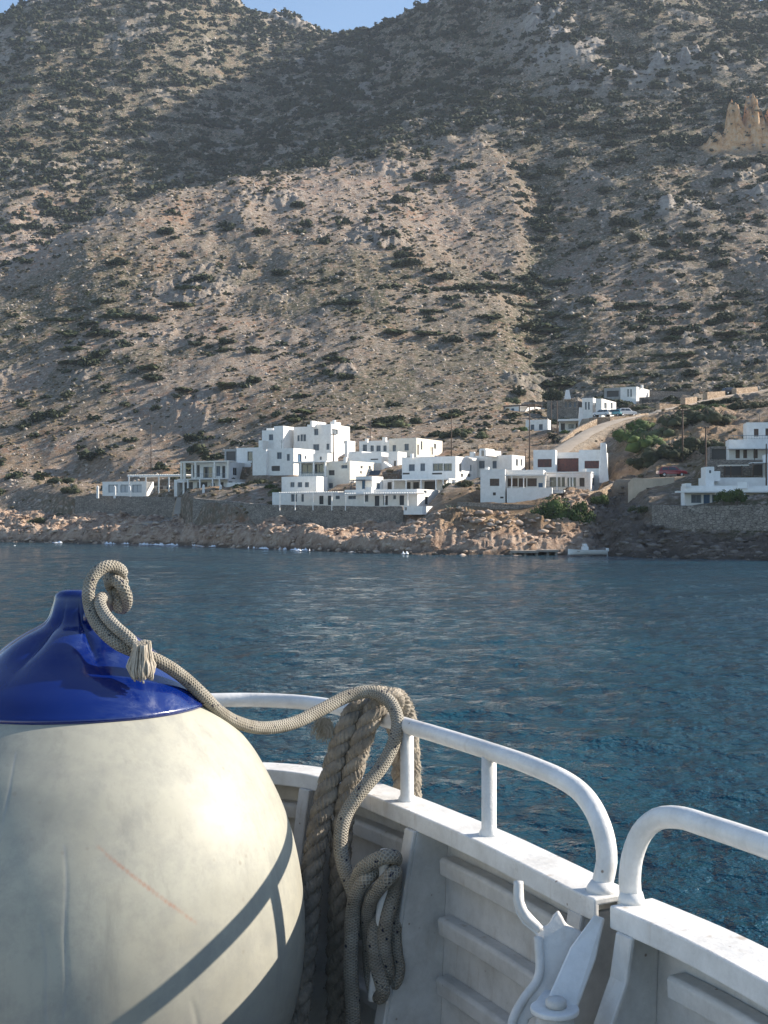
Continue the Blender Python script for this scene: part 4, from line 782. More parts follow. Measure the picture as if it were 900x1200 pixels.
SB = [(292, 566, 236, 1.6, 'garden bush left of the white garden wall', m_maq), (322, 577, 222, 1.3, 'garden bush before the white garden wall', m_grn), (279, 572, 238, 1.2, 'garden bush above the white ramp wall', m_grn), (338, 560, 228, 1.1, 'small garden bush against the stepped house', m_maq), (350, 577, 213, .8, 'tiny green plant at the veranda house foot', m_grn),(600, 470, 312, 2.6, 'mid green bush behind the upper white farmhouse', m_olv), (610, 505, 268, 1.9, 'green bush left of the cottage with two dark windows', m_grn), (664, 509, 259, 1.5, 'small green bush before the chimney cottage', m_grn),
      (707, 494, 258, 1.0, 'little bush beside the parking wall below the cars', m_grn), (470, 500, 285, 3.4, 'wide dark green bush on the slope above the long house', m_olv), (488, 499, 290, 2.4, 'dark bush right of the wide one above the long house', m_maq),
      (533, 512, 262, 3.0, 'dark bushy thicket behind the cube house', m_maq), (545, 505, 270, 2.6, 'upper dark bush behind the chapel house', m_olv), (565, 512, 262, 2.2, 'olive bush up the slope left of the cottage', m_olv),
      (335, 578, 215, 1.2, 'small dark bush on the terrace of the veranda house', m_maq), (527, 577, 205, 1.6, 'brownish bush at the foot of the cube house end wall', m_olv), (545, 578, 203, 1.5, 'dark bush right of the cube house end wall', m_maq),
      (758, 533, 215, 3.2, 'dark green bush on the sunny bank below the road', m_grn), (738, 520, 226, 3.0, 'green bush on the bank left under the road wall', m_grn), (752, 516, 232, 2.8, 'rounded green bush midway up the sunny bank', m_grn),
      (775, 528, 222, 3.0, 'green bush on the sunny bank left of the crossarm pole', m_olv), (790, 524, 224, 2.8, 'green bush just left of the crossarm pole', m_maq), (812, 520, 225, 3.0, 'dark bush between the two tall poles', m_maq), (835, 518, 222, 3.0, 'dark bush behind the right tall pole', m_maq),
      (775, 548, 205, 3.0, 'dark thicket above the lane with the red car', m_maq), (792, 552, 202, 2.6, 'dark bush above the red car', m_maq), (815, 545, 203, 3.0, 'dark thicket right of the crossarm pole', m_maq), (757, 553, 204, 2.6, 'dark thicket at the left end of the lane', m_maq),
      (840, 536, 195, 2.6, 'shaded bush left of the cliff house', m_maq), (818, 491, 247, 2.6, 'bright green bush on the rocks under the road bend', m_grn), (838, 494, 243, 2.2, 'lower bright green bush under the road bend', m_grn),
      (868, 489, 240, 2.8, 'dark bush on the rocks above the cliff house', m_maq), (893, 494, 232, 2.6, 'dark bush right above the cliff house roof', m_maq), (745, 598, 172, 1.3, 'dim olive bush in the shaded cove left of the high wall', m_olv), (757, 605, 168, 1.1, 'small shaded bush against the high stone wall', m_olv),
      (172, 570, 276, 2.2, 'low dark bush behind the left quay house', m_maq), (85, 573, 275, 2.6, 'dark bush at the left end of the quay wall', m_maq), (70, 566, 290, 3.2, 'broad dark bush above the left shore', m_maq), (265, 551, 256, 1.7, 'dark garden bush beside the hillside house', m_maq),
      (306, 556, 236, 1.8, 'dark garden bush below the stepped house', m_maq), (316, 571, 226, 1.2, 'little garden bush by the white ramp', m_grn), (516, 604, 183, 1.0, 'dry brown shrub on the rocks below the agave', m_olv), (583, 600, 181, .9, 'dry shrub under the terrace wall', m_olv)]
for i, (px_, py_, D_, R_, lb, mm) in enumerate(SB):
    zg = float(zat(np.array((px_-450)/F*D_), np.array(D_)))
    py2 = YH-(zg-CAMH)*F/D_
    R_ *= 1.4 if px_ > 735 and 500 < py_ < 560 else 1.0
    put('bush', lb, 'bush', px_, py2, D_, R_, mm, 1700, .11, 15, sz=(1.1, 1, .75), seed=20+i, drop=.2, group='bushes among the village houses')
# agaves and palm
m_agv = mat('agave_leaf', (.13, .17, .13), .6, (.09, .12, .09), 2)
def rosette(name, label, px, py, D, R, n, cat, seed, trunk=0, droop=.5, m=None):
    x_ = (px-450)/F*D; o0 = Vector((x_, D, CAMH+(YH-py)/F*D)); root = empty(name, o0, label, cat); random.seed(seed); L = MB()
    for i in range(n):
        a = i*2.399+random.random()*.3; el = .15+1.2*(i/n); dr = Vector((math.cos(a), math.sin(a), 0)); pts = []
        for k in range(6):
            t = k/5; r = R*t*math.cos(el*(1-.3*t)); pts.append(o0+dr*r+Vector((0, 0, trunk+R*t*math.sin(el)-droop*R*t*t*(1 if trunk else .15))))
        sd2 = Vector((-dr.y, dr.x, 0)); W0 = R*(.10 if not trunk else .07)
        for k in range(5):
            w0 = W0*(1-k/5)**.6; w1 = W0*(1-(k+1)/5)**.6+.004; L.add([pts[k]-sd2*w0, pts[k]+sd2*w0, pts[k+1]+sd2*w1, pts[k+1]-sd2*w1], [(0, 1, 2, 3)], True)
            mid0 = pts[k]-Vector((0, 0, w0*.5)); mid1 = pts[k+1]-Vector((0, 0, w1*.5)); L.add([pts[k]-sd2*w0, mid0, mid1, pts[k+1]-sd2*w1], [(0, 3, 2, 1)], True)
    L.build('leaves', m or m_agv, root)
    if trunk:
        tb = MB(); tb.bar(o0-Vector((0, 0, .5)), o0+Vector((0, 0, trunk+.1)), R*.14, 9, R*.11); tb.build('trunk', M['rust'], root)
    return root
rosette('agave', 'spiky grey green agave on the bank beside the white ramp', 530, 602, 186, 1.7, 26, 'agave', 3)
rosette('palm_tree', 'dark shaggy palm beside the chimney cottage', 648, 523, 249, 2.6, 46, 'palm', 4, trunk=1.6, droop=.75, m=m_maq)
# ---- mountain shrubs: the 300 that show largest are individuals, the rest is one mass
px, D, x, z, rs = rnd_ground(26000, -70, 970, 262, 1120, 8)
yi = YH-(z-CAMH)*F/D
dens = fbm(x, D, 60, 3, False, 71)*.5+fbm(x, D, 16, 2, False, 72)*.3
up = sstep(560, 700, D)+.6*sstep(450, 640, px)*sstep(500, 620, D)
pr = np.clip(.14+.62*np.clip(up, 0, 1)+dens*.95+.28*np.exp(-((D-385)/70)**2)*(px > 60)+.12*(px > 650), .02, .95)
pr = np.clip(pr+.75*np.exp(-((x-np.interp(D, [300, 330, 380, 440, 520, 640], [45, 44, 44, 50, 62, 78])-3)/5.5)**2)*(D < 560), .02, .95); pr *= 1-.75*np.exp(-((D-545)/60)**2)*(px < 480)
k = (rs.rand(len(D)) < pr) & clear_of_houses(x, D, 1.5) & (D > 262)
nx_, ny_ = k.sum(), 0
px, D, x, z, yi = px[k], D[k], x[k], z[k], yi[k]; rr = rs.rand(len(D)); R = (.5+2.5*rr**2.8)*np.clip(.55+D/700, .9, 1.75)
# what the camera can see, by walking out along each column
tanv = (Z-CAMH)/GY; mx = np.maximum.accumulate(tanv, axis=1)
ci = np.clip(np.searchsorted(cols, px)-1, 0, NC-1); rj = np.clip(np.searchsorted(rows, D)-4, 0, NR-1)
vis = ((z+R*.7-CAMH)/D > mx[ci, rj]) & (px > 5) & (px < 895) & (yi > 8) & (yi < 520)
app = np.where(vis, R/D, 0); order = np.argsort(-app); big = order[:300]; rest = order[300:]
protos = [to_mesh('shrub', (lambda q: (q[0]*np.array([1.25, 1.25, .95]), q[1]))(leafy(90+i, 520, .16, 9)), m_maq) for i in range(5)] + [to_mesh('shrub', (lambda q: (q[0]*np.array([2.1, 1.2, .55]), q[1]))(leafy(97+i, 420, .17, 9)), m_olv) for i in range(3)]
def zone(p, y):
    if y < 190 and p < 400:
        c = 'left edge' if p < 110 else ('grey crags' if p < 260 else 'saddle'); r = 'just below the skyline' if y < 70 else ('midway up' if y < 130 else 'low down')
        return 'dark shrub on the far left mountain, %s, near the %s' % (r, c)
    if y < 200:
        c = 'left of the pale rib of rock' if p < 620 else ('between the rock rib and cliff' if p < 800 else 'above the orange cliff'); r = 'high' if y < 70 else ('midway' if y < 130 else 'lower')
        return 'dark shrub %s on the green central flank, %s' % (r, c)
    c = ('at the left edge' if p < 130 else 'above the colonnaded house' if p < 290 else 'above the tall house' if p < 430 else 'above the cube house' if p < 560 else 'beside the gully' if p < 700 else 'above the hamlet' if p < 800 else 'below the orange cliff')
    r = 'on the shaded crest' if y < 260 else ('high on the stony slope' if y < 330 else 'midway up the dry slope' if y < 410 else 'low on the dry slope')
    return 'shrub %s, %s' % (r, c)
for i in big:
    lo = yi[i] > 330; me = protos[rs.randint(5, 8)] if lo and rs.rand() < .6 else protos[rs.randint(0, 5)]
    o = link('hillside_shrub', me, None, (x[i], D[i], z[i]-.15*R[i])); s = R[i]*1.1; o.scale = (s*(.9+.3*rs.rand()), s, s*(.8+.3*rs.rand())); o.rotation_euler = (0, 0, rs.rand()*6.28)
    lb = zone(px[i], yi[i]); lb = ('low olive ' if lo and o.data.materials[0] == m_olv else 'rounded ')+lb; tag(o, lb, 'shrub', 'shrubs: '+lb)
BT = [(lambda q: (q[0]*np.array([1.45, 1.4, 1.1]), q[1]))(leafy(140+s, 46, .24, 4)) for s in range(8)]
s3 = R[rest][:, None]*(.85+.4*rs.rand(len(rest), 3)); o = scatter('mountain_scrub', BT, np.stack([x[rest], D[rest], z[rest]-R[rest]*.2], -1), s3, m_maq, seed=4); tag(o, 'mass of smaller dark shrubs covering the mountain', 'scrub', kind='stuff')
# low dry phrygana tufts
px, D, x, z, rs = rnd_ground(70000, -60, 960, 190, 900, 9)
pt = np.clip(.45+fbm(x, D, 35, 3, False, 81)*.5, .05, 1)
sd_ = np.interp(px, cols, sD); ad = np.interp(px, cols, prof[0][0]); k = (rs.rand(len(D)) < pt*np.clip(1.25-D/900, .2, 1)) & (D > ad+1) & clear_of_houses(x, D, .8); TT = [blob(s+30, 1, .5) for s in range(6)]
s3 = (.28+.55*rs.rand(k.sum())**2)[:, None]*(.8+.5*rs.rand(k.sum(), 3))*np.clip(D[k]/400, .75, 1.7)[:, None]
o = scatter('dry_tufts', TT, np.stack([x[k], D[k], z[k]-.05], -1), s3, m_scr, seed=5); tag(o, 'dry brown and olive tufts over the whole slope', 'scrub', kind='stuff')
# ------------------------------------------------------------------ poles, cars, boats, jetty, foam
def pole(px, yt, yb, D, label, r=.11, arms=()):
    base = P(px, yb, D); root = empty('utility_pole', base, label, 'utility pole', 'wooden utility poles of the village')
    top = Vector((base.x, base.y, CAMH+(YH-yt)/F*D)); b = MB(); b.bar(base-Vector((0, 0, 2)), top, r*1.15, 8, r*.75); b.build('pole', M['pole'], root)
    for (dz, L) in arms:
        a = MB(); q = top-Vector((0, 0, dz)); a.box(q+Vector((-L/2, -r*1.8, -.06)), Vector((L, -.12*L, 0)), Vector((.012, .1, 0)), Vector((0, 0, .12))); c = a.build('crossarm', M['pole'], root)
        for s in (-.45, -.2, .2, .45):
            ib = MB(); p0 = q+Vector((s*L, -r*1.8-.06*L-s*.12*L+.05, .06)); ib.bar(p0, p0+Vector((0, 0, .16)), .045, 6, .03); ib.build('insulator', M['pane_d'], c)
for a in ((800, 479.5, 550, 200, 'tall pole with double crossarm on the bank above the red car', .15, ((.25, 2.0), (.75, 1.2))), (827, 499, 566, 169, 'tall plain pole beside the little white shed', .13, ((.3, .7),)),
          (620.5, 473, 550, 213, 'tallest thin pole rising left of the red shuttered house', .11), (615.5, 526, 552, 211, 'short dark post left of the tallest thin pole', .08), (653, 470, 517, 257, 'pole with slanting crossarm above the palm', .12, ((1.2, 1.6),)),
          (646, 471, 510, 263, 'plain pole just left of the palm, beside the cottage', .10), (529, 488, 532, 232, 'lone thin pole behind the right end of the long house', .09), (391, 507, 541, 229, 'pole standing before the tallest house', .10, ((.4, .9),)),
          (434, 492, 520, 252, 'thin pole behind the left half of the long house', .07), (177, 497, 541, 287, 'thin pale pole on the slope above the left low house', .09), (695, 474, 492, 275, 'short pole by the parked cars before the farmhouse', .07),
          (634, 472, 491, 290, 'short pole at the upper white farmhouse', .08), (898, 520, 566, 166, 'dark pole at the far right before the cliff house', .1)):
    pole(*a)
def carpaint(n, c): return mat(n, c, .25, spec=.6, coat=.6)
CP = {'white': carpaint('white_car_paint', (.75, .76, .76)), 'teal': carpaint('teal_car_paint', (.10, .33, .36)), 'silver': carpaint('pale_car_paint', (.52, .55, .57)), 'red': carpaint('dark_red_car_paint', (.20, .012, .02)), 'dark': carpaint('dark_car_paint', (.03, .035, .045))}
m_tyre = mat('tyre_rubber', (.02, .02, .02), .8); m_lamp = mat('headlight_glass', (.6, .6, .58), .15)
def car(px, D, head, paint, label, L=4.0, Wd=1.7, Hh=1.5):
    x_ = (px-450)/F*D; z_ = float(zat(np.array(x_), np.array(D)))+.08; o0 = Vector((x_, D, z_)); root = empty('parked_car', o0, label, 'car', 'parked cars')
    u = Vector((math.cos(head), math.sin(head), 0)); v = Vector((-u.y, u.x, 0))
    low = [(-.5, .28), (-.49, .62), (-.36, .66), (-.34, .67), (.24, .67), (.42, .60), (.5, .52), (.5, .28)]
    def ext(prof, hw0, hw1, zsplit):
        b = MB(); n = len(prof); vs_ = []
        for sgn in (-1, 1):
            for (a, h) in prof: hw = hw0 if h < zsplit else hw1; vs_.append(o0+u*(a*L)+v*(sgn*hw)+Vector((0, 0, h*Hh/1.0 if 0 else h*Hh)))
        fs = [tuple(range(n)), tuple(reversed(range(n, 2*n)))]+[((i+1) % n, i, n+i, n+(i+1) % n) for i in range(n)]
        b.add(vs_, fs); return b
    ext(low, Wd/2, Wd/2-.04, .6).build('body', paint, root, .06, 2)
    cab = [(-.47, .60), (-.40, .93), (-.34, .99), (.06, 1.0), (.12, .96), (.27, .60)]
    c = ext(cab, Wd/2-.06, Wd/2-.2, .8).build('cabin', paint, root, .04, 2)
    g = MB()
    for sgn in (-1, 1):
        for (a0, a1, a2, a3) in ((-.40, -.17, -.17, -.355), (-.15, .20, .07, -.15)):
            f_ = lambda a, h: o0+u*(a*L)+v*(sgn*((Wd/2-.06)+(h-.66)/.34*(-.14)+.025))+Vector((0, 0, h*Hh))
            g.add([f_(a0, .68), f_(a1, .68), f_(a2, .93), f_(a3, .93)], [(0, 1, 2, 3)] if sgn < 0 else [(3, 2, 1, 0)])
    g.add([o0+u*(.255*L)+v*(-.66)+Vector((0, 0, .65*Hh)), o0+u*(.255*L)+v*.66+Vector((0, 0, .65*Hh)), o0+u*(.135*L)+v*.56+Vector((0, 0, .95*Hh)), o0+u*(.135*L)+v*(-.56)+Vector((0, 0, .95*Hh))], [(0, 1, 2, 3)])
    g.add([o0+u*(-.476*L)+v*(-.66)+Vector((0, 0, .65*Hh)), o0+u*(-.476*L)+v*.66+Vector((0, 0, .65*Hh)), o0+u*(-.415*L)+v*.56+Vector((0, 0, .93*Hh)), o0+u*(-.415*L)+v*(-.56)+Vector((0, 0, .93*Hh))], [(3, 2, 1, 0)])
    g.build('window', M['glass'], root)
    for sa in (-.31, .31):
        for sv in (-1, 1):
            wb = MB(); q = o0+u*(sa*L)+v*(sv*(Wd/2-.1))+Vector((0, 0, .31)); wb.bar(q-v*.1, q+v*.1, .31, 14); wl = wb.build('wheel', m_tyre, root)
            rb = MB(); rb.bar(q+v*sv*.095, q+v*sv*.112, .18, 10); rb.build('rim', CP['silver'], wl)
    for sv in (-1, 1): hb = MB(); hb.box(o0+u*(.485*L)+v*(sv*.58-.14)+Vector((0, 0, .42*Hh)), u*.07, v*.28, Vector((0, 0, .13))); hb.build('headlight', m_lamp, root)
car(705, 263, 2.6, CP['silver'], 'pale car, leftmost of three parked above the road wall', 3.9)
car(718.5, 264, 2.7, CP['teal'], 'teal car in the middle of three parked above the road wall', 3.8)
car(734, 264, .25, CP['white'], 'white four wheel drive, rightmost of three parked above the road wall', 4.0, 1.75, 1.75)
car(787, 188.5, .06, CP['red'], 'dark red car on the lane above the curved tan wall', 4.2)
car(856, 294, .35, CP['dark'], 'dark car near the top of the uphill road', 4.1, 1.75, 1.65)
def boat(name, label, px, py, D, L, Bm, Hh, head, flip=False, cat='boat', extra=True):
    o0 = P(px, py, D); root = empty(name, o0, label, cat); u = Vector((math.cos(head), math.sin(head), 0)); v = Vector((-u.y, u.x, 0)); b = MB(); n = 13; vs_ = []; K = 5
    for i in range(n):
        t = i/(n-1); x_ = (t-.5)*L; w_ = Bm/2*(1-max(0, (t-.45)/.55)**2.2)*(.86+.14*min(1, t/.2)); sh = Hh*(1+.35*max(0, t-.4)**1.5)
        for k in range(-K+1, K):
            a = k/(K-1); yy = w_*math.copysign(abs(a)**.6, a); z_ = sh*(abs(a)**2.2)-.12+(.25*max(0, t-.7)); vs_.append((x_, yy, z_))
        for k in range(K-1, -K, -1):
            a = k/(K-1); yy = w_*.88*math.copysign(abs(a)**.6, a); z_ = max(sh*(abs(a)**2.2)-.06+(.25*max(0, t-.7)), .12); vs_.append((x_*.97, yy, min(z_, sh-.12+(.25*max(0, t-.7)))))
    m_ = 2*(2*K-1); W1 = [o0+u*x+v*y+Vector((0, 0, (Hh-z) if flip else z)) for (x, y, z) in vs_]
    fs = [(i*m_+k, i*m_+(k+1) % m_, (i+1)*m_+(k+1) % m_, (i+1)*m_+k) for i in range(n-1) for k in range(m_)]+[tuple(range(m_)), tuple(reversed(range((n-1)*m_, n*m_)))]
    b.add(W1, fs, False); b.build('hull', m_gel, root)
    if extra:
        c = MB(); c.box(o0+u*(-.02*L)-v*.38+Vector((0, 0, .2)), u*.75, v*.76, Vector((0, 0, .75))); c.box(o0+u*(.0*L)-v*.33+Vector((0, 0, .95)), u*.5, v*.66, Vector((-.1, 0, .35))); c.build('console', m_gel, root, .05)
        e = MB(); e.box(o0+u*(-.5*L-.32)-v*.16+Vector((0, 0, .35)), u*.34, v*.32, Vector((0, 0, .4))); e.box(o0+u*(-.5*L-.2)-v*.05+Vector((0, 0, -.3)), u*.14, v*.1, Vector((0, 0, .66))); e.build('outboard_motor', m_gel, root, .04)
        s = MB(); s.box(o0+u*(-.32*L)-v*(Bm*.42)+Vector((0, 0, .32)), u*.3, v*Bm*.84, Vector((0, 0, .05))); s.box(o0+u*(.22*L)-v*(Bm*.36)+Vector((0, 0, .36)), u*.3, v*Bm*.72, Vector((0, 0, .05))); s.build('thwart', M['wood'], root)
    return root
m_gel = mat('white_gelcoat', (.76, .77, .76), .35, (.66, .67, .66), 2)
boat('motor_boat', 'small white open motor boat moored beside the rocks of the cove', 688, 649.4, 160, 4.9, 1.8, .62, math.radians(186))
boat('upturned_dinghy', 'white dinghy lying upturned on the rocks below the white ramp', 519, 609.5, 183, 2.9, 1.4, .55, math.radians(-12), True, 'dinghy', False)
boat('upturned_dinghy', 'pale dinghy upturned low on the rocks left of the concrete jetty', 592, 632.5, 171, 3.4, 1.4, .5, math.radians(-14), True, 'dinghy', False)
m_conc = mat('wet_stained_concrete', (.33, .30, .26), .9, (.20, .18, .155), 1.2, .4, 3, .05)
j = MB(); q = P(599, 649, 163.5); j.box(Vector((q.x, q.y, .28)), Vector((3.5, 0, 0)), Vector((0, 5, 0)), Vector((0, 0, .28))); j.box(Vector((q.x+3.5, q.y+.3, .40)), Vector((2.6, 0, 0)), Vector((0, 5, 0)), Vector((0, 0, .25)))
for dx in (.1, 1.7, 3.2, 4.6, 5.7): j.box(Vector((q.x+dx, q.y+.5, -2)), Vector((.3, 0, 0)), Vector((0, 4.3, 0)), Vector((0, 0, 2.35)))
o = j.build('jetty', m_conc); tag(o, 'low concrete jetty on short piers at the rocks left of the motor boat', 'jetty')
def float_buoy(px, py, D, r, lb):
    root = empty('mooring_buoy', P(px, py, D), lb, 'buoy', 'small white mooring buoys'); b = MB(); o0 = P(px, py, D); pts = [o0+Vector((0, 0, r*math.sin(a))) for a in np.linspace(-1.5, 1.5, 9)]
    tube_into(b, pts, [max(.02, r*math.cos(a)) for a in np.linspace(-1.5, 1.5, 9)], 12); b.build('float', m_gel, root); t = MB(); tube_into(t, [o0+Vector((0, 0, r)), o0+Vector((0, 0, r+.12))], .03, 6); t.build('ring', M['pane_d'], root)
float_buoy(733, 652.6, 157, .26, 'small white mooring buoy right of the motor boat'); float_buoy(893.5, 655.5, 145, .34, 'white mooring buoy near the right edge below the dark rocks'); float_buoy(17, 640.0, 222, .2, 'tiny white float on the water at the far left')
# foam along the left shore
rs = np.random.RandomState(12); fv = []; ff = []
for k in range(1500):
    px_ = rs.uniform(50, 350) if rs.rand() < .93 else rs.uniform(350, 480); c_ = math.sin(px_*.11)+math.sin(px_*.037+1)+.6*math.sin(px_*.31)
    if c_ < rs.uniform(-.2, 1.9): continue
    D_ = np.interp(px_, cols, sD)-1.6+rs.randn()*1.6-.9*c_; x_ = (px_-450)/F*D_; a = rs.rand()*.5-.25; l = rs.uniform(.08, .42); h = rs.uniform(.08, .3); b_ = len(fv); n = 7
    for i in range(n): t = 2*math.pi*i/n; fv.append((x_+math.cos(t)*l*rs.uniform(.7, 1.1), D_+math.sin(t)*h*rs.uniform(.7, 1.1)*1.5+a*math.cos(t)*l, .06+rs.rand()*.03))
    fv.append((x_, D_, .10+rs.rand()**3*.4)); ff += [(b_+i, b_+(i+1) % n, b_+n) for i in range(n)]
o = link('sea_foam', mesh_np('sea_foam', fv, ff, mat('white_foam', (.85, .87, .88), .9))); tag(o, 'broken white foam along the rocks of the left shore', 'foam', kind='stuff')
# haze: one even box of air round the whole scene
hz = MB(); hz.box((-2600, -60, -12), (5200, 0, 0), (0, 2060, 0), (0, 0, float(Z.max())+30)); hm = bpy.data.materials.new('haze'); hm.use_nodes = True; t = hm.node_tree; t.nodes.clear()
ou = N(t, 'ShaderNodeOutputMaterial'); pv = N(t, 'ShaderNodeVolumePrincipled'); pv.inputs['Color'].default_value = (.72, .84, 1.0, 1); pv.inputs['Density'].default_value = .0001; pv.inputs['Anisotropy'].default_value = .2
t.links.new(pv.outputs[0], ou.inputs['Volume']); o = hz.build('haze', hm); tag(o, 'thin bluish haze in the air over the bay and mountain', 'haze', kind='stuff')
# ------------------------------------------------------------------ the ferry's bulwark, rails and deck (dz = height relative to the camera)
def K(px, py, D): return P(px, py, D)
def onz(px, py, dz): D = -dz*F/(py-YH); return Vector(((px-450)/F*D, D, CAMH+dz))
def paint_mat(name, base, stain, rough=.38):
    m = bpy.data.materials.new(name); m.use_nodes = True; t = m.node_tree; b = t.nodes['Principled BSDF']; b.inputs['Specular IOR Level'].default_value = .5
    tc = N(t, 'ShaderNodeTexCoord')
    def noise(s, d=5, r=.6):
        n = N(t, 'ShaderNodeTexNoise', Scale=s, Detail=d, Roughness=r); t.links.new(tc.outputs['Object'], n.inputs['Vector']); return n.outputs['Fac']
    c = mix(t, ramp(t, noise(9, 9, .75), [(.40, 0.0), (.66, 1.0)]), base, stain)
    v = N(t, 'ShaderNodeTexVoronoi', Scale=34.0); t.links.new(tc.outputs['Object'], v.inputs['Vector'])
    sp = mth(t, 'MULTIPLY', ramp(t, v.outputs['Distance'], [(.05, 1.0), (.11, 0.0)]), ramp(t, noise(9, 3), [(.52, 0.0), (.60, .85)]))
    c = mix(t, sp, c, (.16, .10, .06)); mp = N(t, 'ShaderNodeMapping'); mp.inputs['Scale'].default_value = (1, 1, .13); t.links.new(tc.outputs['Object'], mp.inputs[0]); dn = N(t, 'ShaderNodeTexNoise', Scale=34.0, Detail=5); t.links.new(mp.outputs[0], dn.inputs['Vector']); c = mix(t, mth(t, 'MULTIPLY', ramp(t, dn.outputs['Fac'], [(.60, 0.0), (.74, .6)]), ramp(t, noise(4, 3), [(.45, 0.0), (.6, 1.0)])), c, (.33, .25, .17)); t.links.new(c, b.inputs['Base Color'])
    t.links.new(ramp(t, noise(12, 5), [(.3, rough-.12), (.7, rough+.2)]), b.inputs['Roughness'])
    h = mth(t, 'ADD', mth(t, "MULTIPLY", noise(22, 5, .6), 1.3), mth(t, "MULTIPLY", noise(110, 3), .3))
    bp = N(t, 'ShaderNodeBump', Strength=.55, Distance=.0035); t.links.new(h, bp.inputs['Height']); t.links.new(bp.outputs[0], b.inputs['Normal']); return m
m_paint = paint_mat('white_marine_paint', (.75, .745, .725), (.58, .57, .545)); m_inner = paint_mat('shade_toned_marine_paint', (.63, .615, .585), (.46, .445, .415), .5)  # inner paint is toned greyer to carry the bulwark's shade
m_deck = paint_mat('grey_deck_paint', (.22, .23, .24), (.14, .145, .15), .6)
ZC = CAMH-.60
CL = [(-1.9, -1.5), (-1.9, 1.0), (-1.78, 1.8), (-1.5, 2.45), (-1.1, 2.85), (-.8, 3.02), (-.55, 3.10), (-.40, 3.11)]
for q in ((310, 897), (370, 903), (420, 917), (477, 938), (573, 978), (640, 1010), (705, 1042), (740, 1056), (820, 1090), (900, 1130)):
    p = onz(q[0], q[1], -.6); CL.append((p.x, p.y))
CL += [(.64, 1.35), (.76, .9), (.83, .4), (.86, -.2), (.86, -1.5)]
CLS = spline([(x, y, ZC) for x, y in CL], .03)
def tn(i):
    d = CLS[min(i+1, len(CLS)-1)]-CLS[max(i-1, 0)]; d.normalize(); return d, Vector((-d.y, d.x, 0))   # left normal = outward (towards the sea)
def near(px, py, dz=-.6):
    p = onz(px, py, dz); return min(range(len(CLS)), key=lambda i: (CLS[i]-Vector((p.x, p.y, ZC))).length)
iS = near(720, 1047); SPL = iS
def sweep(prof, i0, i1, mb):                 # prof: closed polygon of (offset outwards, height from the cap top)
    n = len(prof); vs_ = []
    for i in range(i0, i1+1):
        t, o = tn(i)
        for (a, z) in prof: vs_.append(CLS[i]+o*a+Vector((0, 0, z)))
    fs = [(j*n+k, j*n+(k+1) % n, (j+1)*n+(k+1) % n, (j+1)*n+k) for j in range(i1-i0) for k in range(n)]
    fs += [tuple(reversed(range(n))), tuple((i1-i0)*n+k for k in range(n))]; mb.add(vs_, fs)
def side(o): return o
boat_root = empty('ferry_boat', (0, 0, CAMH-1.30), 'white painted steel boat in the foreground with tubular rails and plated bulwark', 'boat')
# which sign points to sea?
t0, o0_ = tn(near(573, 978)); SG = 1 if o0_.x > 0 else -1
def sw(prof, i0, i1, name, m, parent=boat_root, bevel=0):
    mb = MB(); pr = [(a*SG, z) for a, z in prof]; sweep(pr, i0, i1, mb); return mb.build(name, m, parent, bevel, 2)
gap = 0
LASTI = len(CLS)-1
hull = sw([(.030, -.012), (.045, -.012), (.06, -.6), (-.02, -1.6), (-.35, -2.6), (-.9, -4.3), (-.92, -4.3), (-.37, -2.6), (-.035, -1.6), (.0, -.68)], 0, LASTI, 'hull_plating', m_inner)
for (a, b) in ((0, SPL-0), (SPL+1, LASTI)):
    sw([(-.044, 0), (.042, 0), (.042, -.012), (-.034, -.012), (-.034, -.036), (-.044, -.036)], a, b, 'gunwale_cap', m_paint, bevel=.003)
RIBS = [near(340, 912), near(487, 955)]; 
bays = [(0, RIBS[0]-1), (RIBS[0]+1, RIBS[1]-1), (RIBS[1]+1, SPL-2), (SPL+4, LASTI)]
for (a, b) in bays:
    for z in (-.085, -.205, -.325, -.445, -.565):
        if z < -.3 and a > SPL: pass
        w_ = .030-.0*z; off = .028-(-z-.0)*.035
        sw([(off, z), (off, z-.036), (off-.032, z-.036), (off-.034, z-.006), (off-.028, z)], a, b, 'stringer', m_inner, bevel=.003)
def rib(i, name='frame_rib', top=.0, flange=True, dirn=1, wtop=-.045, wbot=-.10, thick=.010, m=m_inner):
    t, o = tn(i); o = o*SG; c = CLS[i]; mb = MB()
    pts = [(.029, -.034), (wtop, -.034), (wtop-.012, -.10), (wbot, -.42), (wbot-.01, -.72), (.0, -.72)]
    vs_ = [c+o*a+Vector((0, 0, z))-t*thick/2 for a, z in pts]+[c+o*a+Vector((0, 0, z))+t*thick/2 for a, z in pts]; n = len(pts)
    mb.add(vs_, [tuple(range(n)), tuple(reversed(range(n, 2*n)))]+[((k+1) % n, k, n+k, n+(k+1) % n) for k in range(n)])
    if flange:
        for k in range(1, 4):
            a0, z0 = pts[k]; a1, z1 = pts[k+1]; p0 = c+o*a0+Vector((0, 0, z0)); p1 = c+o*a1+Vector((0, 0, z1)); f0, f1 = (-.006, .032) if dirn > 0 else (-.032, .006)
            mb.add([p0+t*f0, p0+t*f1, p1+t*f1, p1+t*f0, p0+t*f0-o*.009, p0+t*f1-o*.009, p1+t*f1-o*.009, p1+t*f0-o*.009], [(0, 1, 2, 3), (7, 6, 5, 4), (0, 4, 5, 1), (3, 2, 6, 7), (1, 5, 6, 2), (0, 3, 7, 4)])
    return mb.build(name, m, boat_root, .002, 1)
rib(RIBS[0], dirn=-1); rib(RIBS[1], dirn=-1, wbot=-.115)
rib(SPL-1, dirn=-1, wtop=-.035, wbot=-.20, flange=True); rib(SPL+2, dirn=1, wtop=-.04, wbot=-.20, flange=True)
rib(near(340, 912)-40, dirn=-1)
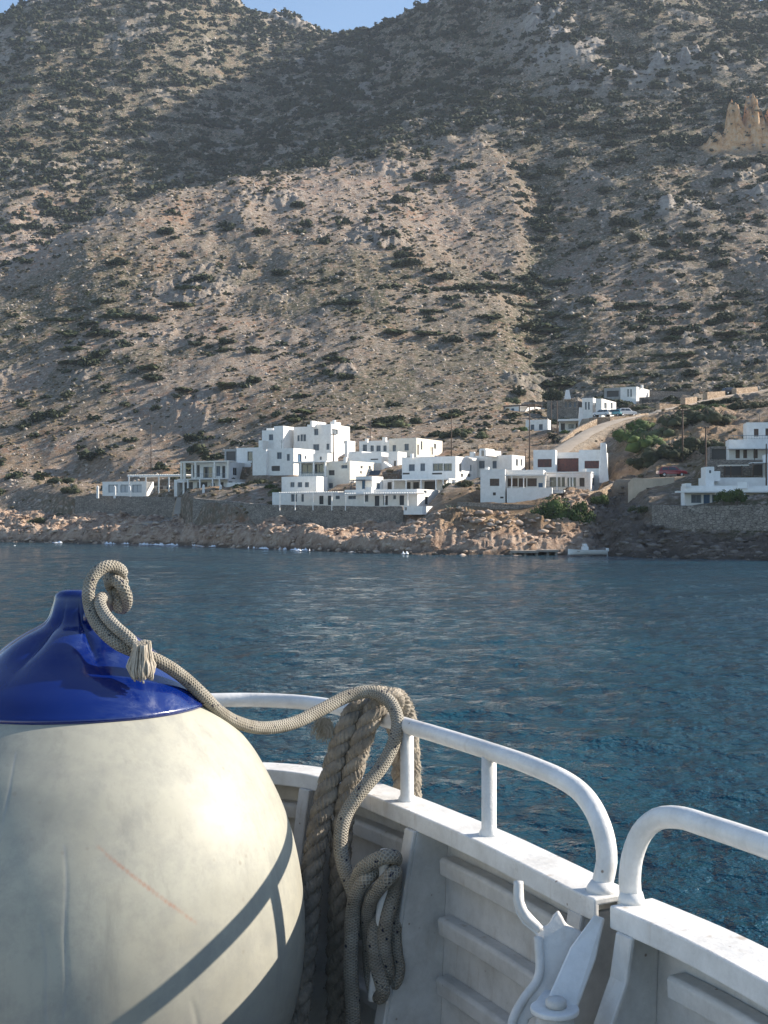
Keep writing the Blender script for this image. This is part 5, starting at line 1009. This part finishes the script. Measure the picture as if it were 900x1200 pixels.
# deck
dk = MB(); dv = [CLS[i]-tn(i)[1]*SG*.05+Vector((0, 0, -.70)) for i in range(0, len(CLS), 4)]; dk.add(dv+[v-Vector((0, 0, .03)) for v in dv], [tuple(range(len(dv)))]+[tuple(reversed(range(len(dv), 2*len(dv))))]); dk.build('deck', m_deck, boat_root)
# handrails
RZ = CAMH-.441
def rail(name, pts, r, posts, label=None):
    mb = MB(); tube_into(mb, pts, r, 20); o = mb.build(name, m_paint, boat_root)
    if label: o['label'] = label
    for (px, py) in posts:
        i = near(px, py); c = CLS[i]; pb = MB(); tube_into(pb, [Vector((c.x, c.y, ZC-.004)), Vector((c.x, c.y, ZC+.004)), Vector((c.x, c.y, ZC+.012)), Vector((c.x, c.y, RZ))], [.021, .019, .0145, .0145], 18); pb.build('post', m_paint, o)
    return o
iR = near(628, 1004)
r1 = [Vector((CLS[i].x, CLS[i].y, RZ)) for i in range(8, iR+1, 3)]+[K(662, 915, 2.20), K(684, 932, 2.15), K(700, 957, 2.11), K(709, 985, 2.085), K(711, 1010, 2.075), K(707, 1030, 2.07), onz(705, 1044, -.602)]
wel = lambda p: p
rail('handrail', spline(r1, .012), .0172, [(573, 978), (477, 938), (262, 897)], 'white tubular handrail ending in a downward bend')
iR2 = near(845, 1102)
r2 = [onz(740, 1057, -.602), K(738, 1032, 2.005), K(741, 1004, 1.998), K(752, 976, 1.985), K(770, 960, 1.96), K(795, 958, 1.92), K(830, 968, 1.86)]+[Vector((CLS[i].x, CLS[i].y, RZ)) for i in range(iR2+3, LASTI-2, 3)]
rail('handrail', spline(r2, .012), .0172, [], 'second white handrail rising from its bend to the right edge')
for (p, q) in ((onz(705, 1044, -.6), .026), (onz(740, 1057, -.6), .022)):
    wb = MB(); tube_into(wb, [p+Vector((0, 0, -.003)), p+Vector((0, 0, .006)), p+Vector((0, 0, .016))], [q, q*.92, .0175], 18); wb.build('weld_collar', m_paint, boat_root)
def extr(name, outline, D, thick, m, parent, bevel=.003, tilt=0):
    """an outline seen in the photograph built as a plate of real thickness at distance D"""
    f = [K(px, py, D+tilt*(py-1100)/1000) for px, py in outline]; bk = [p+Vector((.15*thick, thick, 0)) for p in f]; n = len(f); mb = MB()
    mb.add(f+bk, [tuple(range(n)), tuple(reversed(range(n, 2*n)))]+[((k+1) % n, k, n+k, n+(k+1) % n) for k in range(n)]); return mb.build(name, m, parent, bevel, 2)
# the forked bracket
fork = [(602, 1034), (613, 1034), (614, 1058), (618, 1068), (627, 1078), (637, 1088), (643, 1084), (648, 1074), (654, 1068), (659, 1076), (664, 1085), (690, 1098), (692, 1125), (680, 1150), (665, 1172), (640, 1186), (620, 1195), (612, 1230), (595, 1230), (598, 1196), (606, 1178), (618, 1163), (628, 1150), (631, 1135), (631, 1105), (627, 1095), (612, 1083), (604, 1070), (601, 1056)]
fD = lambda py: 1.99-.0006*(py-1100)
extr('forked_bracket', fork, 1.99, .012, m_inner, boat_root, .003, -.6)
hb = MB(); tube_into(hb, spline([K(607.5, 1033, fD(1033)), K(608, 1056, fD(1056)), K(616, 1074, fD(1074)), K(633, 1090, fD(1090)+.004)], .006), .0078, 12); hb.build('bracket_horn', m_inner, boat_root)
hb = MB(); tube_into(hb, spline([K(631, 1098, fD(1098)), K(631, 1145, fD(1145)), K(613, 1172, fD(1172)), K(601, 1196, fD(1196)), K(598, 1240, fD(1240))], .006), .0072, 12); hb.build('bracket_edge_bar', m_inner, boat_root)
# brace plate, round pad and bolt
b = MB(); q = [K(696, 1072, 1.99), K(668, 1110, 1.955), K(642, 1168, 1.895), K(674, 1186, 1.89), K(697, 1125, 1.95), K(708, 1076, 1.995)]
b.add(q+[p+Vector((.004, .012, -.004)) for p in q], [tuple(range(6)), tuple(reversed(range(6, 12)))]+[((k+1) % 6, k, 6+k, 6+(k+1) % 6) for k in range(6)]); b.build('brace_plate', m_paint, boat_root, .003)
pc = onz(650, 1180, -.72); b = MB(); tube_into(b, [pc-Vector((0, 0, .008)), pc], .036, 28); b.build('hinge_pad', m_paint, boat_root, .002)
b = MB(); b.box(pc+Vector((-.036, -.0, -.0085)), Vector((.05, .12, .002)), Vector((.03, -.01, 0)), Vector((0, 0, .008))); b.build('hinge_arm', m_paint, boat_root, .002)
b = MB(); tube_into(b, [pc-Vector((-.002, 0, .10)), pc-Vector((-.002, 0, .009))], [.028, .026], 22); b.build('hinge_barrel', m_inner, boat_root)
b = MB(); tube_into(b, [pc+Vector((.002, 0, .001)), pc+Vector((.002, 0, .010)), pc+Vector((.002, 0, .013))], [.0155, .0155, .012], 20); b.build('bolt_head', m_inner, boat_root)
# rope cleat on the rib
b = MB(); tube_into(b, spline([K(452, 996, 2.56), K(449, 1030, 2.565), K(446, 1080, 2.57), K(437, 1172, 2.57)], .01), .011, 12); tube_into(b, [K(449, 1060, 2.57), K(470, 1058, 2.62)], .012, 10); tube_into(b, [K(446, 1110, 2.57), K(468, 1108, 2.60)], .012, 10); b.build('belaying_cleat', m_paint, boat_root)

# ------------------------------------------------------------------ the big fender
BX, BD = 88.0, 2.5
def lathe(prof, nseg, fn=None):
    V1 = []; F1 = []; cx = (BX-450)/F*BD
    for j, (r, z) in enumerate(prof):
        for k in range(nseg):
            a = 2*math.pi*k/nseg; rr, zz_ = r, z
            if fn: rr, zz_ = fn(r, z, a)
            V1.append((cx+rr*math.cos(a), BD+rr*math.sin(a), CAMH+zz_))
    for j in range(len(prof)-1):
        for k in range(nseg): k2 = (k+1) % nseg; F1.append((j*nseg+k, j*nseg+k2, (j+1)*nseg+k2, (j+1)*nseg+k))
    return V1, F1
S_ = BD/F
pr_px = [(152, 822), (163, 832), (183, 853), (211, 887), (240, 942), (255, 985), (265.5, 1040), (269, 1090), (266, 1140), (256, 1185), (236, 1235), (205, 1280), (160, 1318), (105, 1346), (50, 1360), (3, 1363)]
pts = spline([(r*S_, 0, (YH-y)*S_) for r, y in pr_px], .006); body_prof = [(p.x, p.z) for p in pts]
GRO = []
def wrinkle(r, z, a):
    p = Vector((math.cos(a)*r, math.sin(a)*r, z)); d = .0018*mnoise.noise(p*4)+.0006*mnoise.noise(p*14)
    py = YH-z/S_
    for (a0, y0, y1, w_, dep, wig) in ((-1.67, 850, 1215, .006, .0008, .05), (-1.46, 1000, 1190, .006, .0008, .06), (-1.38, 930, 1110, .006, .0006, .03), (-2.0, 880, 1160, .007, .0012, .1), (-.9, 1090, 1330, .012, .0015, .1)):
        if y0 < py < y1:
            c = a0+wig*.5*math.sin((py-y0)/55)+.006*math.sin((py-y0)/17); e = math.sin(math.pi*(py-y0)/(y1-y0))**.4
            d -= dep*e*math.exp(-((a-2*math.pi if a > math.pi else a)-c)**2/(w_*w_))
    yy = 1138+8*math.sin(a*3)
    am = (a-2*math.pi if a > math.pi else a)
    if -1.9 < am < -.75: d += .0016*math.exp(-((py-yy)/4)**2)*math.sin(math.pi*(am+1.9)/1.15)
    return r+d, z
def buoy_body_mat():
    m = bpy.data.materials.new('aged_cream_vinyl'); m.use_nodes = True; t = m.node_tree; b = t.nodes['Principled BSDF']; b.inputs['Specular IOR Level'].default_value = .32
    tc = N(t, 'ShaderNodeTexCoord'); V_ = tc.outputs['Object']
    def noise(s, d=6, r=.65, sc=(1, 1, 1), off=0):
        mp = N(t, 'ShaderNodeMapping'); mp.inputs['Scale'].default_value = sc; mp.inputs['Location'].default_value = (off, 0, 0); t.links.new(V_, mp.inputs[0]); n = N(t, 'ShaderNodeTexNoise', Scale=s, Detail=d, Roughness=r); t.links.new(mp.outputs[0], n.inputs['Vector']); return n.outputs['Fac']
    c = ramp(t, noise(3.2), [(.3, (.28, .272, .225)), (.5, (.36, .35, .29)), (.7, (.41, .40, .33))])
    c = mix(t, ramp(t, noise(9, 9, .78, off=4), [(.44, 0.0), (.62, .62)]), c, (.25, .25, .225))
    c = mix(t, ramp(t, noise(16, 6, .7, (1, 1, .12), 7), [(.54, 0.0), (.72, .55)]), c, (.21, .205, .18))
    c = mix(t, ramp(t, noise(2.0, 4, .6, off=11), [(.55, 0.0), (.8, .5)]), c, (.47, .41, .28))
    v = N(t, 'ShaderNodeTexVoronoi', Scale=22.0); t.links.new(V_, v.inputs['Vector'])
    sp = mth(t, 'MULTIPLY', ramp(t, v.outputs['Distance'], [(.05, 1.0), (.12, 0.0)]), ramp(t, noise(5, 3, .5, off=20), [(.48, 0.0), (.58, .8)])); c = mix(t, sp, c, (.25, .23, .19))
    a = N(t, 'ShaderNodeAttribute', attribute_name='scratch'); c = mix(t, mth(t, 'MULTIPLY', a.outputs['Fac'], ramp(t, noise(60, 3), [(.35, .25), (.6, 1.0)])), c, (.36, .15, .09))
    a2 = N(t, 'ShaderNodeAttribute', attribute_name='grime'); c = mix(t, mth(t, 'MULTIPLY', a2.outputs['Fac'], ramp(t, noise(10, 6, .7), [(.3, .2), (.65, .8)])), c, (.30, .31, .30))
    t.links.new(c, b.inputs['Base Color']); t.links.new(ramp(t, noise(9), [(.3, .42), (.7, .62)]), b.inputs['Roughness'])
    bp = N(t, 'ShaderNodeBump', Strength=.5, Distance=.002); t.links.new(mth(t, 'ADD', noise(7, 7, .55), mth(t, 'MULTIPLY', noise(70, 3), .06)), bp.inputs['Height']); t.links.new(bp.outputs[0], b.inputs['Normal']); return m
fender = empty('fender_buoy', ((BX-450)/F*BD, BD, CAMH+(YH-1363)*S_), 'huge cream and blue pear shaped fender buoy standing on the deck', 'fender buoy')
def fobj(name, VF, m, attrs=()):
    V1, F1 = VF; off = np.array(fender.location); me = mesh_np(name, np.array(V1)-off, F1, m, True)
    for nm, arr in attrs: a = me.attributes.new(nm, 'FLOAT', 'POINT'); a.data.foreach_set('value', np.asarray(arr, np.float32))
    return link(name, me, fender)
VB, FB = lathe(body_prof, 900, wrinkle)
def segd(px, py, ax, ay, bx, by):
    dx, dy = bx-ax, by-ay; t = max(0, min(1, ((px-ax)*dx+(py-ay)*dy)/(dx*dx+dy*dy))); return math.hypot(px-ax-dx*t, py-ay-dy*t), t
scr = []; gri = []
SCR = [((-.25, -.4), 0)]
cx_ = (BX-450)/F*BD
for (x_, y_, z_) in VB:
    # scratch marked in metres on the skin: height above the camera plane against angle
    ang = math.atan2(y_-BD, x_-cx_); h = z_-CAMH
    d, t_ = segd(ang*.35, h, -1.24*.35, -.545, -.86*.35, -.685) if y_ < BD else (9, 0)
    scr.append(max(0, 1-d/.0032)*(.4+.6*math.sin(math.pi*t_)) if d < 1 else 0)
    g_ = 0
    for a0, y0, y1, wig in ((-1.67, 850, 1215, .05), (-1.46, 1000, 1190, .06), (-1.38, 930, 1110, .03), (-2.0, 880, 1160, .1)):
        py = YH-h/S_
        if y0 < py < y1: g_ = max(g_, math.exp(-((ang-(a0+wig*.5*math.sin((py-y0)/55)+.006*math.sin((py-y0)/17)))/.005)**2))
    g_ = max(g_, .55*min(1, max(0, (-h-.72)/.3)), .5*math.exp(-((ang+1.45)/.16)**2-((h+.88)/.07)**2)); gri.append(g_)
fobj('body', (VB, FB), buoy_body_mat(), (('scratch', scr), ('grime', gri)))
cap_px = [(155.5, 824.5), (157, 821), (152.5, 815.5), (141, 802), (121, 786.5), (97, 771), (77, 756), (54, 741), (31, 728), (23.5, 716), (20, 704), (18.5, 697), (14, 692.5), (7, 691), (.5, 690.8)]
pts = spline([(r*S_, 0, (YH-y)*S_) for r, y in cap_px], .003)
def flute(r, z, a):
    py = YH-z/S_; k = math.exp(-((py-742)/24)**2); rr = r*(1+.26*k*(abs(math.sin(a*3.5+.6))**.7-.6))
    if py < 735: f_ = min(1, (735-py)/22); rr *= 1+f_*(.22*math.cos(2*(a)))
    p = Vector((math.cos(a)*r, math.sin(a)*r, z)); return rr+.0012*mnoise.noise(p*9), z+.0015*mnoise.noise(p*16)*k
def blue_mat():
    m = bpy.data.materials.new('glossy_blue_vinyl'); m.use_nodes = True; t = m.node_tree; b = t.nodes['Principled BSDF']
    tc = N(t, 'ShaderNodeTexCoord'); n = N(t, 'ShaderNodeTexNoise', Scale=9.0, Detail=8, Roughness=.7, Distortion=1.2); t.links.new(tc.outputs['Object'], n.inputs['Vector'])
    n2 = N(t, 'ShaderNodeTexNoise', Scale=3.0, Detail=3); t.links.new(tc.outputs['Object'], n2.inputs['Vector'])
    f = mth(t, 'MULTIPLY', ramp(t, n.outputs['Fac'], [(.45, 0.0), (.62, .5)]), ramp(t, n2.outputs['Fac'], [(.42, .1), (.55, 1.0)]))
    c = mix(t, f, (.0012, .012, .115), (.034, .062, .18)); t.links.new(c, b.inputs['Base Color']); t.links.new(ramp(t, f, [(0, .10), (.5, .42)]), b.inputs['Roughness']); b.inputs['Coat Weight'].default_value = .5; b.inputs['Coat Roughness'].default_value = .06
    bp = N(t, 'ShaderNodeBump', Strength=.35, Distance=.002); t.links.new(n.outputs['Fac'], bp.inputs['Height']); t.links.new(bp.outputs[0], b.inputs['Normal']); return m
m_blue = blue_mat(); fobj('blue_cap', lathe([(p.x, p.z) for p in pts], 300, flute), m_blue)
eye = MB(); ec = K(104, 722, 2.475); tube_into(eye, [ec+Vector((.004*math.sin(a), math.cos(a)*.016, math.sin(a)*.017)) for a in np.linspace(0, 6.283, 25)], .0075, 10, False); eye.build('rope_eye', m_blue, fender)

# ------------------------------------------------------------------ ropes
def rope_mat(name, a, b_, fleck=False):
    m = bpy.data.materials.new(name); m.use_nodes = True; t = m.node_tree; b = t.nodes['Principled BSDF']; b.inputs['Roughness'].default_value = .9; b.inputs['Specular IOR Level'].default_value = .15
    tc = N(t, 'ShaderNodeTexCoord'); uv = tc.outputs['UV']; sx = N(t, 'ShaderNodeSeparateXYZ'); t.links.new(uv, sx.inputs[0]); U_, V_ = sx.outputs[0], sx.outputs[1]   # u: round the rope 0-1, v: metres along it
    w1 = mth(t, 'SINE', mth(t, 'ADD', mth(t, 'MULTIPLY', U_, 6.28318*8), mth(t, 'MULTIPLY', V_, 1050))); w2 = mth(t, 'SINE', mth(t, 'SUBTRACT', mth(t, 'MULTIPLY', U_, 6.28318*8), mth(t, 'MULTIPLY', V_, 1050)))
    h = mth(t, 'MAXIMUM', w1, w2)
    n = N(t, 'ShaderNodeTexNoise', Scale=30.0, Detail=6); t.links.new(tc.outputs['Object'], n.inputs['Vector']); c = ramp(t, n.outputs['Fac'], [(.32, a), (.68, b_)])
    c = mix(t, mth(t, 'MULTIPLY', ramp(t, h, [(.0, 1.0), (.55, 0.0)]), .34), c, tuple(x*.35 for x in a))
    if fleck:
        v = N(t, 'ShaderNodeTexVoronoi', Scale=1.0); cm = N(t, 'ShaderNodeCombineXYZ'); t.links.new(mth(t, 'MULTIPLY', U_, 9), cm.inputs[0]); t.links.new(mth(t, 'MULTIPLY', V_, 110), cm.inputs[1]); t.links.new(cm.outputs[0], v.inputs['Vector'])
        g1 = mth(t, 'SINE', mth(t, 'ADD', mth(t, 'MULTIPLY', U_, 6.28318*2), mth(t, 'MULTIPLY', V_, 95))); f = mth(t, 'MULTIPLY', ramp(t, v.outputs['Distance'], [(.24, 1.0), (.34, 0.0)]), ramp(t, g1, [(.80, 0.0), (.92, 1.0)])); c = mix(t, f, c, (.03, .035, .06))
    t.links.new(c, b.inputs['Base Color']); bp = N(t, 'ShaderNodeBump', Strength=.9, Distance=.0022); t.links.new(h, bp.inputs['Height']); t.links.new(bp.outputs[0], b.inputs['Normal']); return m
m_braid = rope_mat('grey_braided_rope', (.30, .27, .22), (.44, .41, .35), True); m_braid2 = rope_mat('pale_braided_rope', (.34, .31, .26), (.48, .45, .39))
m_haw = mat('old_laid_rope', (.33, .29, .235), .95, (.18, .155, .125), 30, .8, 160, .003); m_haw2 = mat('rope_fuzz', (.36, .315, .25), .95, (.22, .19, .14), 40)
def rope_mesh(name, paths, m, parent, n=20):
    V1 = []; F1 = []; UV = []; off = Vector(parent.location)
    for ctrl, r0, r1 in paths:
        pts = spline(ctrl, .006); T, Nn = frames(pts); b0 = len(V1); L = 0; ls = []
        for i, p in enumerate(pts):
            if i: L += (p-pts[i-1]).length
            ls.append(L)
        for i, p in enumerate(pts):
            t_ = i/(len(pts)-1); r = r0+(r1-r0)*t_; e = min(i, len(pts)-1-i); r *= min(1, .55+.16*e); B = T[i].cross(Nn[i])
            for k in range(n): a = 2*math.pi*k/n; V1.append(p+(Nn[i]*math.cos(a)+B*math.sin(a))*r-off)
        for i in range(len(pts)-1):
            for k in range(n):
                k2 = (k+1) % n; F1.append((b0+i*n+k, b0+i*n+k2, b0+(i+1)*n+k2, b0+(i+1)*n+k)); UV += [(k/n, ls[i]), ((k+1)/n, ls[i]), ((k+1)/n, ls[i+1]), (k/n, ls[i+1])]
        F1.append(tuple(b0+k for k in range(n-1, -1, -1))); UV += [(0, 0)]*n; F1.append(tuple(b0+(len(pts)-1)*n+k for k in range(n))); UV += [(0, L)]*n
    me = bpy.data.meshes.new(name); me.from_pydata([tuple(v) for v in V1], [], F1); uvl = me.uv_layers.new(name='UVMap'); uvl.data.foreach_set('uv', np.array(UV, np.float32).ravel())
    me.polygons.foreach_set('use_smooth', [True]*len(F1)); me.update(); me.materials.append(m); return link(name, me, parent)
k_ = K
rp = empty('fender_rope', k_(104, 722, 2.45), 'grey braided rope knotted through the buoy eye and led over the rail', 'rope')
main = [k_(143, 678, 2.47), k_(142, 669, 2.45), k_(134, 664, 2.435), k_(123, 664.5, 2.42), k_(111, 673, 2.41), k_(104, 690, 2.40), k_(105, 710, 2.40), k_(112, 728, 2.39), k_(124, 743, 2.375), k_(141, 756, 2.36), k_(165, 766, 2.37), k_(190, 777, 2.39), k_(214, 793, 2.42), k_(237, 814, 2.45), k_(258, 835, 2.5), k_(282, 848, 2.56), k_(310, 853, 2.62), k_(345, 847, 2.68), k_(378, 831, 2.73), k_(408, 816, 2.765), k_(434, 811, 2.775), k_(456, 822, 2.76), k_(466, 845, 2.73), k_(461, 872, 2.71), k_(446, 900, 2.69), k_(421, 930, 2.665), k_(404, 958, 2.65), k_(399, 990, 2.63), k_(405, 1022, 2.61), k_(415, 1050, 2.585), k_(413, 1085, 2.575), k_(411, 1130, 2.57), k_(413, 1175, 2.57), k_(415, 1240, 2.57)]
rope_mesh('rope_line', [(main, .0118, .0160)], m_braid, rp, 24)
# second strand: from the frayed end up through the eye
rope_mesh('rope_tail', [([k_(163, 760, 2.345), k_(150, 747, 2.35), k_(134, 733, 2.365), k_(121, 717, 2.385), k_(117, 705, 2.40), k_(121, 700, 2.42), k_(127, 706, 2.45), k_(123, 716, 2.475), k_(112, 722, 2.49), k_(104, 722, 2.50), k_(92, 722, 2.52)], .0112, .0112)], m_braid2, rp, 22)
rope_mesh('knot', [([k_(142, 672, 2.46), k_(143, 684, 2.475), k_(134, 691, 2.47), k_(129, 684, 2.455), k_(134, 680, 2.438), k_(143, 687, 2.43), k_(148, 699, 2.437), k_(147, 709, 2.455), k_(141, 713, 2.47), k_(134, 706, 2.47), k_(133, 694, 2.465), k_(138, 690, 2.46), k_(138, 703, 2.446), k_(138.5, 718, 2.445)], .0118, .0118), ([k_(142, 668, 2.45), k_(139, 677, 2.465), k_(131, 683, 2.47), k_(127, 678, 2.462), k_(132, 673.5, 2.455), k_(137, 676, 2.46)], .0112, .0108)], m_braid, rp, 22)
# frayed end
random.seed(8); fr = MB()
for i in range(95):
    a = random.random()*6.283; r = .015*math.sqrt(random.random()); st = k_(165, 757, 2.338)+Vector((math.cos(a)*r, math.sin(a)*r*.8, math.sin(a)*r*.3)); sp = Vector((math.cos(a), math.sin(a), 0)); Ln = random.uniform(.046, .062)
    pts_ = [st+Vector((.003, -.002, .006)), st+sp*.004+Vector((.002, -.003, -.35*Ln)), st+sp*(.007+.004*random.random())+Vector((.002+random.uniform(-.003, .003), -.008, -.7*Ln)), st+sp*.005+Vector((.004, -.010, -Ln))]
    pts_ = spline(pts_, .006); pts_ = [p+Vector((random.uniform(-1, 1), 0, 0))*.0009 for p in pts_]; tube_into(fr, pts_, [.0021-.0004*k/len(pts_) for k in range(len(pts_))], 5)
fr.build('frayed_end', mat('frayed_strands', (.50, .44, .36), .9, (.30, .26, .20), 60), rp)
# coil on the cleat
C_ = [([k_(420, 1100, 2.60), k_(417, 1060, 2.59), k_(419, 1030, 2.57), k_(427, 1016, 2.55), k_(440, 1008, 2.54), k_(452, 1003.5, 2.535), k_(461, 1004, 2.545), k_(463, 1008, 2.57), k_(455, 1016, 2.60), k_(445, 1030, 2.61)], .0148, .0148),
      ([k_(411, 1100, 2.585), k_(413, 1070, 2.575), k_(419, 1045, 2.56), k_(429, 1030, 2.55), k_(441, 1020, 2.575), k_(450, 1015, 2.60)], .0148, .0148),
      ([k_(434, 1120, 2.60), k_(431, 1080, 2.585), k_(434, 1056, 2.56), k_(444, 1041, 2.54), k_(455, 1029, 2.53), k_(462, 1022, 2.54), k_(463, 1028, 2.565), k_(458, 1042, 2.58), k_(449, 1060, 2.585), k_(441, 1078, 2.58), k_(438, 1100, 2.56), k_(440, 1125, 2.55), k_(446, 1148, 2.545), k_(449, 1162, 2.55), k_(444, 1168, 2.565), k_(438, 1158, 2.585), k_(434, 1135, 2.60), k_(432, 1105, 2.605)], .0145, .0145),
      ([k_(463, 1036, 2.58), k_(457, 1062, 2.56), k_(451, 1090, 2.55), k_(451, 1115, 2.555), k_(455, 1138, 2.565), k_(453, 1150, 2.59), k_(448, 1140, 2.60), k_(446, 1110, 2.60)], .0140, .0140),
      ([k_(466, 1030, 2.60), k_(468, 1060, 2.60), k_(463, 1090, 2.585), k_(464, 1115, 2.58), k_(467, 1136, 2.58), k_(462, 1152, 2.58), k_(456, 1146, 2.60), k_(457, 1110, 2.61), k_(462, 1075, 2.615), k_(465, 1045, 2.615)], .0138, .0138)]
rope_mesh('coiled_turns', C_, m_braid, rp, 22)
# the old thick laid rope over the rail
hw = empty('mooring_rope', k_(440, 815, 2.84), 'thick old frayed brown mooring rope slung over the rail in two parts', 'rope')
def laid(name, ctrl, R_, m, parent, pitch=.11, fuzz=900, ph=0, end=None, seed=1):
    pts = spline(ctrl, .0065); T, Nn = frames(pts); L = 0; mb = MB(); Ls = []
    for i in range(len(pts)):
        if i: L += (pts[i]-pts[i-1]).length
        Ls.append(L)
    for s in range(3):
        q = []
        for i, p in enumerate(pts): a = Ls[i]/pitch*6.283+s*2.094+ph; B = T[i].cross(Nn[i]); q.append(p+(Nn[i]*math.cos(a)+B*math.sin(a))*R_*.46)
        rr = [R_*.56*(1+.06*math.sin(i*.9+s)) for i in range(len(q))]; tube_into(mb, q, rr, 12)
        # yarns wound round each strand
        for y in range(6):
            q2 = []; T2, N2 = frames(q)
            for i, p in enumerate(q): a = -Ls[i]/(pitch*.42)*6.283+y*1.047; B = T2[i].cross(N2[i]); q2.append(p+(N2[i]*math.cos(a)+B*math.sin(a))*R_*.50)
            tube_into(mb, q2, R_*.15, 5)
    o = mb.build(name, m, parent); rs_ = random.Random(seed); fz = MB()
    for i in range(fuzz):
        j = rs_.randrange(1, len(pts)-1); a = rs_.random()*6.283; B = T[j].cross(Nn[j]); d = Nn[j]*math.cos(a)+B*math.sin(a); p = pts[j]+d*R_*.9; e = p+d*rs_.uniform(.003, .013)+T[j]*rs_.uniform(-.012, .012)+Vector((0, 0, -.002)); w_ = T[j].cross(d)*.0007
        mid = p.lerp(e, .5)+Vector((rs_.uniform(-1, 1), rs_.uniform(-1, 1), rs_.uniform(-1, 1)))*.003; fz.add([p-w_, p+w_, mid+w_*.7, mid-w_*.7, e], [(0, 1, 2, 3), (3, 2, 4)])
    fz.build('rope_fuzz', m_haw2, o); return o
laid('rope_part', [k_(340, 1260, 2.56), k_(350, 1180, 2.60), k_(359, 1100, 2.66), k_(364, 1040, 2.70), k_(372, 980, 2.74), k_(384, 925, 2.77), k_(397, 880, 2.79), k_(410, 845, 2.80), k_(424, 825, 2.825), k_(440, 817, 2.86), k_(455, 820, 2.91), k_(464, 845, 2.945), k_(470, 890, 2.965), k_(474, 960, 2.985), k_(474, 1060, 2.99), k_(474, 1200, 2.99)], .0245, m_haw, hw, fuzz=3200, seed=4)
laid('rope_part', [k_(400, 1290, 2.70), k_(396, 1200, 2.71), k_(395, 1120, 2.715), k_(398, 1050, 2.72), k_(399, 1000, 2.74), k_(404, 950, 2.76), k_(415, 900, 2.775), k_(427, 860, 2.78), k_(440, 832, 2.79), k_(454, 819, 2.82), k_(466, 820, 2.86), k_(475, 838, 2.90), k_(480, 880, 2.93), k_(482, 930, 2.95), k_(482, 1010, 2.96), k_(482, 1150, 2.96)], .0235, m_haw, hw, ph=1.3, fuzz=3200, seed=5)
# loose frayed tuft beside the rail
tf = MB(); random.seed(14)
for i in range(240):
    st = k_(378+random.uniform(-6, 8), 846+random.uniform(-6, 6), 2.79); e = st+Vector((random.gauss(0, .012), random.gauss(0, .01), -random.uniform(.01, .05))); m1 = st.lerp(e, .5)+Vector((random.gauss(0, .006), 0, random.gauss(0, .004))); w_ = Vector((.0008, 0, 0)); tf.add([st-w_, st+w_, m1+w_, m1-w_, e], [(0, 1, 2, 3), (3, 2, 4)])
tf.build('frayed_tuft', m_haw2, hw)
